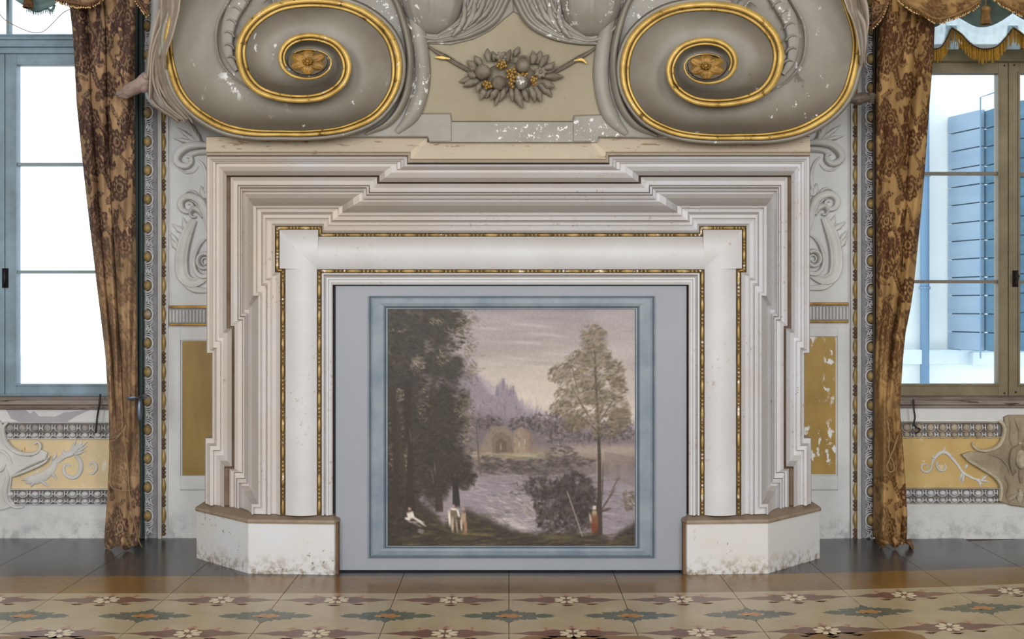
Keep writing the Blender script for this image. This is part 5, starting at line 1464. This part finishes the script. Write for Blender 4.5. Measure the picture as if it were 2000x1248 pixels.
# ------------------------------------------------------------------ damask curtains
def damask_tile(seed, N_=256, M_=384):
    R = np.random.RandomState(seed); D = np.zeros((M_, N_), np.float32)   # 0 ground .. 1 dark velvet ; 2 = light detail
    yy, xx = np.mgrid[0:M_, 0:N_].astype(np.float32)
    A = D.copy(); Lt = D.copy()
    def wrap(cx, cy):
        dx = (xx - cx + N_ / 2) % N_ - N_ / 2; dy = (yy - cy + M_ / 2) % M_ - M_ / 2; return dx, dy
    def flower_(cx, cy, Rr, k, ph=0):
        nonlocal A, Lt
        dx, dy = wrap(cx, cy); r = np.hypot(dx, dy); a = np.arctan2(dy, dx)
        pet = Rr * (1 + .16 * np.abs(np.cos(k * a / 2 + ph)) - .1)
        A = np.maximum(A, (r < pet)); 
        Lt = np.maximum(Lt, ((np.abs(r - Rr * .62) < Rr * .07) & (np.cos(k * a + ph) > -.3)))
        Lt = np.maximum(Lt, ((np.abs(r - Rr * .30) < Rr * .06)))
        Lt = np.maximum(Lt, ((r > Rr * .36) & (r < Rr * .9) & (np.abs(np.sin(k * a / 2 + ph)) < .10)))
    def leaf_(cx, cy, L_, w, ang, lob=5):
        nonlocal A, Lt
        dx, dy = wrap(cx, cy); u = dx * math.cos(ang) + dy * math.sin(ang); v = -dx * math.sin(ang) + dy * math.cos(ang)
        t = u / L_; ww = w * np.sqrt(np.clip(1 - t * t, 0, 1)) * (1 - .35 * np.abs(np.sin(lob * math.pi * t)))
        A = np.maximum(A, (np.abs(v) < ww) & (np.abs(t) < 1)); Lt = np.maximum(Lt, (np.abs(v) < 1.6) & (np.abs(t) < .75))
        Lt = np.maximum(Lt, (np.abs(v) < ww * .8) & (np.abs(((u + np.abs(v) * .8) % (L_ / 3.2)) - 3) < 1.5) & (np.abs(t) < .7))
    def stem(pts, w):
        nonlocal Lt, A
        P = catmull(pts, 60)
        for x, y in P:
            dx, dy = wrap(x, y); m = (dx * dx + dy * dy < w * w); A = np.maximum(A * 1.0, m * 0); Lt = np.maximum(Lt, m)
    flower_(70, 60, 46, 8); flower_(190, 150, 52, 10, .4); flower_(64, 236, 42, 8, .2); flower_(190, 320, 48, 9)
    flower_(130, 30, 14, 6); flower_(20, 130, 16, 6); flower_(240, 230, 15, 6); flower_(120, 366, 16, 6); flower_(18, 330, 14, 5)
    for cx, cy, L_, w, a in ((120, 100, 46, 20, .9), (30, 184, 40, 18, -.9), (130, 190, 44, 20, 2.2), (240, 60, 44, 18, -.6), (120, 290, 50, 22, 1.1), (40, 290, 36, 14, .3), (240, 270, 34, 13, -1.2), (60, 350, 40, 16, -.4), (150, 240, 30, 12, .1), (200, 40, 36, 14, 1.2), (10, 20, 34, 14, 1.0), (215, 210, 30, 12, .8)):
        leaf_(cx, cy, L_, w, a)
    stem([(20, 384), (60, 300), (110, 240), (150, 180), (140, 120), (100, 60), (60, 0)], 3.2)
    stem([(256, 384), (220, 300), (240, 210), (215, 120), (240, 40), (236, 0)], 2.8)
    r2 = np.random.RandomState(seed + 9)
    def tn(k):
        g = r2.rand(k, k).astype(np.float32); fx = xx / N_ * k; fy = yy / M_ * k
        ix, iy = fx.astype(int), fy.astype(int); tx, ty = fx - ix, fy - iy; tx = tx * tx * (3 - 2 * tx); ty = ty * ty * (3 - 2 * ty)
        h = lambda a, b_: g[a % k, b_ % k]
        return (h(iy, ix) * (1 - tx) + h(iy, ix + 1) * tx) * (1 - ty) + (h(iy + 1, ix) * (1 - tx) + h(iy + 1, ix + 1) * tx) * ty
    ww_ = tn(5) * .55 + tn(11) * .3 + tn(26) * .15
    A = np.maximum(A, (ww_ > .50)); vein = (np.abs(tn(7) * .6 + tn(15) * .4 - .5) < .018) & (ww_ > .5)
    Lt = np.maximum(Lt, vein)
    ed = (np.abs(np.roll(A, 3, 0) - np.roll(A, -3, 0)) + np.abs(np.roll(A, 3, 1) - np.roll(A, -3, 1))) > 0
    sp_ = tn(60) > .70
    Lt = np.maximum(Lt, ed * (tn(20) > .45)); Lt = np.maximum(Lt, sp_ * A * .7)
    V = A - Lt * .8
    for _ in range(2): V = (V + np.roll(V, 1, 0) + np.roll(V, -1, 0) + np.roll(V, 1, 1) + np.roll(V, -1, 1)) / 5
    return np.clip(V, 0, 1)
TILE = damask_tile(3)
def vnoise(x, y, seed):
    r = np.random.RandomState(seed); g = r.rand(64, 64).astype(np.float32)
    ix = np.floor(x).astype(int); iy = np.floor(y).astype(int); tx, ty = x - ix, y - iy
    tx = tx * tx * (3 - 2 * tx); ty = ty * ty * (3 - 2 * ty)
    G = lambda a, b_: g[a % 64, b_ % 64]
    return (G(iy, ix) * (1 - tx) + G(iy, ix + 1) * tx) * (1 - ty) + (G(iy + 1, ix) * (1 - tx) + G(iy + 1, ix + 1) * tx) * ty
def cloth_color(s, y, ground, dark, light, amt, seed):
    """s along the cloth, y downwards, both in px of the wall plane"""
    wx = 5 * (vnoise(s / 14, y / 14, 91) - .5); wy = 5 * (vnoise(s / 14, y / 14, 92) - .5)
    tx = ((s + wx) * 256 / 120.0) % 256; ty = ((y + wy) * 384 / 200.0) % 384
    v = TILE[ty.astype(int) % 384, tx.astype(int) % 256]
    n = vnoise(s / 9, y / 9, seed) * .5 + vnoise(s / 3.1, y / 3.1, seed + 1) * .5
    n2 = vnoise(s / 30, y / 44, seed + 2)
    v = np.clip(v * (1.0 + .5 * (n - .5)) * amt, 0, 1)
    g = np.array(ground)[None, None] * (1 + .35 * (n2 - .5))[..., None] * (1 + .2 * (n - .5))[..., None]
    g = g * (1 - .25 * (n2 > .62))[..., None] + np.array(light)[None, None] * (.25 * (n2 > .62))[..., None]
    d = np.array(dark)[None, None] * (1 + .7 * (n - .5))[..., None]
    return g * (1 - v[..., None]) + d * v[..., None]
def curtain(name, label, rows, y0, pleat, ground, dark, light, amtf, seed, cat='curtain', nu=560, nv=200, width=190, group=None, folds=None):
    ra = np.array(rows, float); ys = np.linspace(ra[0, 0], ra[-1, 0], nu)
    a = np.interp(ys, ra[:, 0], ra[:, 1]); c = np.interp(ys, ra[:, 0], ra[:, 2])
    k = np.ones(5) / 5
    u = np.linspace(0, 1, nv); U, Yv = np.meshgrid(u, ys)
    px_ = a[:, None] + (c - a)[:, None] * U
    dep = y0 + pleat(U, Yv)
    Yv = Yv + 4 * np.sin(U * 11 + 1) * np.clip((Yv - Yv.max() + 90) / 90, 0, 1)
    Yv = np.minimum(Yv, HY + (EYE - .004) * FOC / (DIST + dep))
    s = (DIST + dep) / FOC
    G = np.stack([(px_ - CX) * s, dep, EYE + (HY - Yv) * s], -1)
    colr = cloth_color(U * np.maximum((c - a)[:, None] * 1.35, 60) + 6 * np.sin(Yv / 60), Yv, ground, dark, light, amtf(U, Yv), seed)
    root = thing(name, label, cat, (float(G[-1, nv // 2, 0]), y0, max(0.0, float(G[-1, nv // 2, 2]))), group)
    grid_mesh('cloth', G, 'curtain', root, colr.astype(np.float32), two=.004)
    return root
tanL, brL, ltL = S(148, 120, 90), S(66, 46, 42), S(186, 154, 116)
def pleatL(U, Y):
    # three soft tubes, the outer one the widest; they merge below the tie
    b1 = .24 + .02 * np.sin(Y / 140); b2 = .52 + .02 * np.sin(Y / 170 + 1)
    t = np.where(U < b1, U / b1, np.where(U < b2, (U - b1) / (b2 - b1), (U - b2) / (1 - b2)))
    amp = np.where(U < b1, .06, np.where(U < b2, .05, .07))
    p = -amp * np.sin(math.pi * np.clip(t, 0, 1)) ** .6
    p += -.05 * (U >= b2) - .02 * ((U >= b1) & (U < b2))
    low = 1 / (1 + np.exp(-(Y - 820) / 18.))
    q = -.05 * np.sin(math.pi * np.clip(U, 0, 1)) ** .5 - .020 * np.sin(U * 8.4 + .4 + Y / 260) - .003 * np.sin(U * 21 + Y / 120)
    p = p * (1 - low) + q * low
    p += .008 * (1 - .7 * low) * np.sin(U * 30 + Y / 50) + .006 * np.sin(Y / 33 + U * 8)
    return p
rowsL = [(-60, 132, 264), (0, 135, 264), (50, 141, 264), (100, 145, 263), (200, 150, 262), (300, 160, 263), (400, 171, 264), (500, 183, 265), (560, 190, 266), (600, 195, 266), (700, 207, 268), (770, 211, 269), (800, 213, 270), (850, 214, 272), (890, 214, 272), (930, 212, 273), (958, 211, 273), (1000, 208, 274), (1040, 205, 274), (1060, 205, 272), (1070, 209, 266)]
amtL = lambda U, Y: np.clip(1.25 - .72 / (1 + np.exp(-(Y - 470) / 60.)), 0, 1.3) + .35 * (Y > 950) 
cl = curtain('curtain', 'tall brown and tan damask curtain in front of the left window, faded gold below', rowsL, -.30, pleatL, tanL, brL, ltL, amtL, 21, group='damask curtains at the two windows')
tanR, brR, ltR = S(150, 118, 74), S(76, 46, 24), S(184, 150, 100)
def pleatR(U, Y):
    b1 = np.interp(Y, [0, 400, 600, 740, 820], [.66, .66, .62, .5, .45])
    t = np.where(U < b1, U / b1, (U - b1) / (1 - b1))
    p = np.where(U < b1, -.085 * np.sin(math.pi * np.clip(t, 0, 1)) ** .35, -.02 - .045 * np.sin(math.pi * np.clip(t, 0, 1)) ** .7)
    low = 1 / (1 + np.exp(-(Y - 790) / 20.))
    q = -.06 * np.sin(math.pi * U) ** .5 - .034 * np.sin(U * 9 + Y / 200) - .003 * np.sin(U * 20 - Y / 90)
    p = p * (1 - low) + q * low
    return p + .007 * (1 - .7 * low) * np.sin(U * 26 + Y / 60) + .006 * np.sin(Y / 37 + U * 7)
rowsR = [(-60, 1720, 1826), (25, 1722, 1826), (100, 1714, 1823), (200, 1711, 1815), (300, 1711, 1808), (400, 1711, 1800), (500, 1712, 1790), (560, 1712, 1784), (600, 1712, 1778), (650, 1711, 1768), (700, 1710, 1763), (760, 1709, 1759), (800, 1709, 1757), (850, 1709, 1761), (900, 1708, 1765), (960, 1707, 1769), (1000, 1706, 1771), (1040, 1706, 1771), (1056, 1712, 1770), (1066, 1722, 1764)]
amtR = lambda U, Y: 1.15 - .45 / (1 + np.exp(-(Y - 640) / 60.)) - .25 * (U < .45) / (1 + np.exp(-(Y - 700) / 30.)) + .3 * (Y > 930)
cr_ = curtain('curtain', 'russet and tan floral damask curtain in front of the right window', rowsR, -.27, pleatR, tanR, brR, ltR, amtR, 33, group='damask curtains at the two windows')
# gathered hem lying on the floor
b = MB(); 
for k in range(9): b.tube([(xpx(1764, -.25) + .002 * k, -.30 + .006 * k, .045 - .002 * k), (xpx(1770, -.25) + .004 * k, -.31 + .012 * k, .03), (xpx(1774, -.25) + .004 * k, -.32 + .016 * k, .006)], [.009, .010, .007], 6)
b.build('hem_tuft', 'fringe_dark', cr_, smooth=True)
# ties
def cord(name, label, pts, rad, m, cat='cord', parent=None, n=50):
    P = catmull(pts, n); b = MB(); b.tube([W(p[0], p[1], p[2]) for p in P], [rad] * n, 6)
    o = b.build(name, m, parent, smooth=True)
    if label: tag(o, label, cat, {'tie_cord': 'cords tied round the curtains', 'cable': 'black cables at the window sills'}.get(name))
    return o
cord('tie_cord', 'thin twisted cord tied round the left curtain below its iron hook', [(215, 858, -.40), (228, 852, -.43), (240, 842, -.44), (246, 830, -.43), (242, 846, -.44), (246, 880, -.44), (250, 920, -.43), (252, 955, -.43), (256, 990, -.42), (264, 1030, -.38), (272, 1058, -.34), (278, 1070, -.31)], .0035, 'rope')
cord('tie_cord', 'looped cord hanging down the left edge of the left curtain and round its foot', [(240, 842, -.44), (226, 858, -.43), (214, 868, -.39), (217, 900, -.40), (215, 935, -.40), (217, 950, -.41), (230, 957, -.44), (250, 958, -.43), (266, 956, -.38)], .0035, 'rope')
cord('tie_cord', 'slack cord crossing in a loop on the right curtain', [(1733, 820, -.38), (1737, 850, -.385), (1736, 880, -.38), (1745, 905, -.385), (1746, 918, -.385), (1738, 922, -.385), (1732, 912, -.385), (1738, 895, -.385), (1748, 870, -.385), (1754, 850, -.37)], .0035, 'rope')
b = MB(); b.tube([W(283, 772, -.03), W(283, 774, -.20), W(276, 776, -.42), W(262, 778, -.45), (W(249, 778, -.45)), W(249, 776, -.455)], [.011, .011, .012, .011, .009, .005], 10)
b.blob(W(273, 800, -.40), .014, .02, .06, 10, 8)
tag(b.build('curtain_hook', 'steel', smooth=True), 'dull steel tie-back hook holding the left curtain', 'hook')
cord('cable', 'short black cable hanging from the left window sill', [(196, 770, -.06), (194, 790, -.07), (190, 815, -.07), (187, 845, -.07)], .0055, 'cable')
cord('cable', 'crooked black cable hanging from the right window sill', [(1784, 780, -.06), (1785, 800, -.07), (1787, 815, -.07), (1785, 828, -.07), (1790, 835, -.07), (1797, 839, -.07), (1793, 844, -.07), (1787, 846, -.07)], .005, 'cable')
cord('blind_cord', 'thin slack cord looping across the top light of the left window', [(-20, -10, -.02), (0, 28, -.02), (15, 42, -.02), (40, 55, -.02), (62, 63, -.02), (80, 63, -.02), (92, 56, -.02), (108, 40, -.02), (122, 26, -.02), (136, 18, -.02)], .0025, 'rope')

# ------------------------------------------------------------------ valances, sheer blinds, tassels
def swag(name, parent, top, bot, y0, bulge, m, nfold, nu=40, nv=60, colors=None, two=.003):
    """cloth hanging between top and bottom outlines (px lists)"""
    T = catmull(top, nv); B = catmull(bot, nv); G = np.zeros((nu, nv, 3)); S2 = np.zeros((nu, nv)); Y2 = np.zeros((nu, nv))
    for i in range(nu):
        t = i / (nu - 1)
        for j in range(nv):
            p = T[j] * (1 - t) + B[j] * t
            d = y0 - bulge * math.sin(math.pi * j / (nv - 1)) ** .7 * (.4 + .6 * t) - .010 * math.sin(t * nfold * math.pi * 2) * (.3 + math.sin(math.pi * j / (nv - 1))) - (.006 * math.sin(j * .9 + t * 2) if m == 'sheer' else 0)
            G[i, j] = W(p[0], p[1], d); S2[i, j] = p[0]; Y2[i, j] = p[1]
    c = None
    if colors: c = cloth_color(S2, Y2 * 1.6, *colors).astype(np.float32)
    grid_mesh(name, G, m, parent, c, two=two)
def fringe(parent, path, L_, y0, m, step=2.2, beads=True, name='fringe', bm='bead_tan'):
    P = catmull(path, 200); d = np.r_[0, np.cumsum(np.hypot(*np.diff(P[:, :2], axis=0).T))]
    b = MB(); bb = MB(); q = 0
    while q < d[-1]:
        x, y = np.interp(q, d, P[:, 0]), np.interp(q, d, P[:, 1]); l = L_ * random.uniform(.8, 1.1); o = random.uniform(-.012, .012)
        b.tube([W(x, y, y0 + o), W(x + random.uniform(-.8, .8), y + l * .6, y0 + o - .004), W(x + random.uniform(-1, 1), y + l, y0 + o)], [.0035, .0028, .0022], 5)
        if beads and random.random() < .6: bb.blob(W(x, y + l, y0 + o - .003), .0045, .0045, .0045, 6, 4)
        q += step
    b.tube([W(p[0], p[1], y0 - .006) for p in P[::5]], [.007] * len(P[::5]), 6)
    o = b.build(name, m, parent); o['kind'] = 'stuff'
    if beads and bb.v: o2 = bb.build('fringe_bead', bm, parent, smooth=True); o2['kind'] = 'stuff'
vr = thing('valance', 'swagged russet damask valance with beaded fringe over the right window', 'valance', W(1850, -60, -.3), 'damask valances')
DC = (tanR, brR, ltR, .8, 51)
swag('swag', vr, [(1745, -70), (1840, -75), (1935, -70)], [(1752, -8), (1772, 8), (1800, 22), (1825, 36), (1850, 34), (1880, 22), (1900, 12), (1915, 0), (1928, -30)], -.40, .08, 'curtain', 3, colors=DC)
swag('swag', vr, [(1925, -70), (2010, -75), (2100, -70)], [(1930, -30), (1945, -5), (1965, 8), (1985, 18), (2010, 28), (2040, 26), (2080, 0)], -.41, .08, 'curtain', 3, colors=DC)
swag('tail', vr, [(1698, -70), (1718, -70), (1738, -70)], [(1703, 48), (1712, 40), (1722, 28), (1730, 10), (1737, -12)], -.34, .03, 'curtain', 2, colors=(tanR, S(70, 44, 28), ltR, 1.0, 52))
fringe(vr, [(1752, -8), (1772, 8), (1800, 22), (1825, 36), (1850, 34), (1880, 22), (1900, 12), (1915, 0)], 9, -.49, 'fringe')
fringe(vr, [(1930, -20), (1945, -5), (1965, 8), (1985, 18), (2010, 28), (2040, 26)], 9, -.50, 'fringe')
fringe(vr, [(1703, 48), (1712, 40), (1722, 28), (1730, 10), (1737, -12)], 9, -.38, 'fringe_dark')
b = MB(); b.tube([W(1746, -60, -.33), W(1747, 0, -.34), W(1748, 24, -.345)], [.018, .019, .02], 12)
b.build('gathered_heading', 'pipe_tan', vr, smooth=True)
def tassel(label, x, y, y0, L_, w, m, parent=None):
    t = thing('tassel', label, 'tassel', W(x, y + L_, y0), 'tassels of the window hangings')
    s = (DIST + y0) / FOC
    b = MB(); b.blob(W(x, y + L_ * .18, y0), w * .55 * s, w * .5 * s, L_ * .2 * s, 12, 8); b.tube([W(x, y - 14, y0), W(x, y, y0)], [.004] * 2, 6); b.build('knob', m, t, smooth=True)
    b = MB()
    for k in range(22):
        a = 2 * math.pi * k / 22; c, sn = math.cos(a), math.sin(a)
        p0 = W(x + c * w * .35, y + L_ * .32, y0); p1 = W(x + c * w * .5, y + L_, y0)
        b.tube([(p0[0], y0 + sn * w * .35 * s, p0[2]), (p1[0], y0 + sn * w * .5 * s, p1[2])], [.004, .003], 5)
        b.blob((p1[0], y0 + sn * w * .5 * s, p1[2]), .005, .005, .005, 6, 4)
    o = b.build('skirt', m, t, smooth=True); o['kind'] = 'stuff'
tassel('orange-brown tassel hanging between two valance swags over the right window', 1925, 12, -.47, 34, 18, 'fringe')
tassel('dark reddish tassel hanging before the green sheer blind, top left', 55, -8, -.20, 22, 18, 'fringe_dark')
vl = thing('valance', 'beaded fringe end of the damask valance at the top of the left curtain', 'valance', W(180, -60, -.4), 'damask valances')
DL = (tanL, brL, ltL, .8, 61)
swag('swag', vl, [(60, -70), (130, -75), (205, -70)], [(95, -12), (118, 0), (140, 5), (165, 8), (185, 4), (205, -14)], -.42, .06, 'curtain', 3, colors=DL)
swag('tail', vl, [(262, -70), (277, -70), (292, -70)], [(264, -4), (272, 6), (280, 18), (286, 26), (291, 20)], -.40, .03, 'curtain', 2, colors=(tanL, S(50, 36, 34), ltL, 1.1, 62))
fringe(vl, [(108, -6), (120, 0), (140, 5), (165, 8), (185, 3), (203, -10)], 8, -.50, 'fringe_dark')
fringe(vl, [(264, -4), (272, 6), (280, 18), (286, 26), (291, 20)], 8, -.44, 'fringe_dark')
# sheer festoon blinds
sr = thing('festoon_blind', 'pale blue sheer festoon blind with gold fringe at the top of the right window', 'blind', W(1900, 60, -.05), 'sheer festoon blinds')
for x0, x1, dpt in ((1786, 1858, 52), (1858, 1978, 52), (1978, 2095, 52)):
    w = x1 - x0; f = lambda q: x0 + w * q
    bot = [(f(0), 54), (f(.15), 66), (f(.3), 84), (f(.45), 94), (f(.6), 95), (f(.75), 90), (f(.9), 72), (f(1), 56)]
    swag('sheer_swag', sr, [(f(0), 24), (f(.5), 30), (f(1), 24)], bot, -.06, .05, 'sheer', 2, 30, 50, two=0)
    swag('shade_swag', sr, [(f(0), -70), (f(.5), -70), (f(1), -70)], [(f(0), 26), (f(.2), 40), (f(.4), 52), (f(.6), 52), (f(.8), 42), (f(1), 26)], -.09, .05, 'sheer_shade', 3, 30, 40, two=0)
    fringe(sr, bot, 27, -.075, 'fringe_gold', 1.6, False)
    cord('cord', None, [(p[0], p[1], -.125 if 0 < k < 7 else -.08) for k, p in enumerate(bot)], .003, 'iron', None, sr)
for x in (1858, 1978):
    b = MB()
    for k in range(7): b.tube([W(x - 9 + 3 * k, 50, -.07 - .01 * (k % 2)), W(x - 13 + 4.2 * k, 96, -.07 - .01 * (k % 2))], [.004, .007], 6)
    b.build('gather', 'sheer', sr, smooth=True)
sl = thing('festoon_blind', 'green-tinged sheer blind gathered at the top of the left window', 'blind', W(60, 10, -.05), 'sheer festoon blinds')
swag('shade_swag', sl, [(-70, -70), (-25, -70), (12, -70)], [(-70, -8), (-40, 6), (-20, 4), (0, -10), (14, -26)], -.09, .05, 'sheer_shade', 3, 30, 40, two=0)
swag('shade_swag', sl, [(12, -70), (70, -70), (135, -70)], [(12, -12), (32, 2), (52, 14), (72, 22), (90, 16), (100, 14), (112, 4), (132, -16)], -.09, .05, 'sheer_shade', 3, 30, 40, two=0)
fringe(sl, [(52, 14), (72, 22), (90, 16), (100, 20), (108, 8)], 9, -.11, 'sheer_shade', 3.2, False)
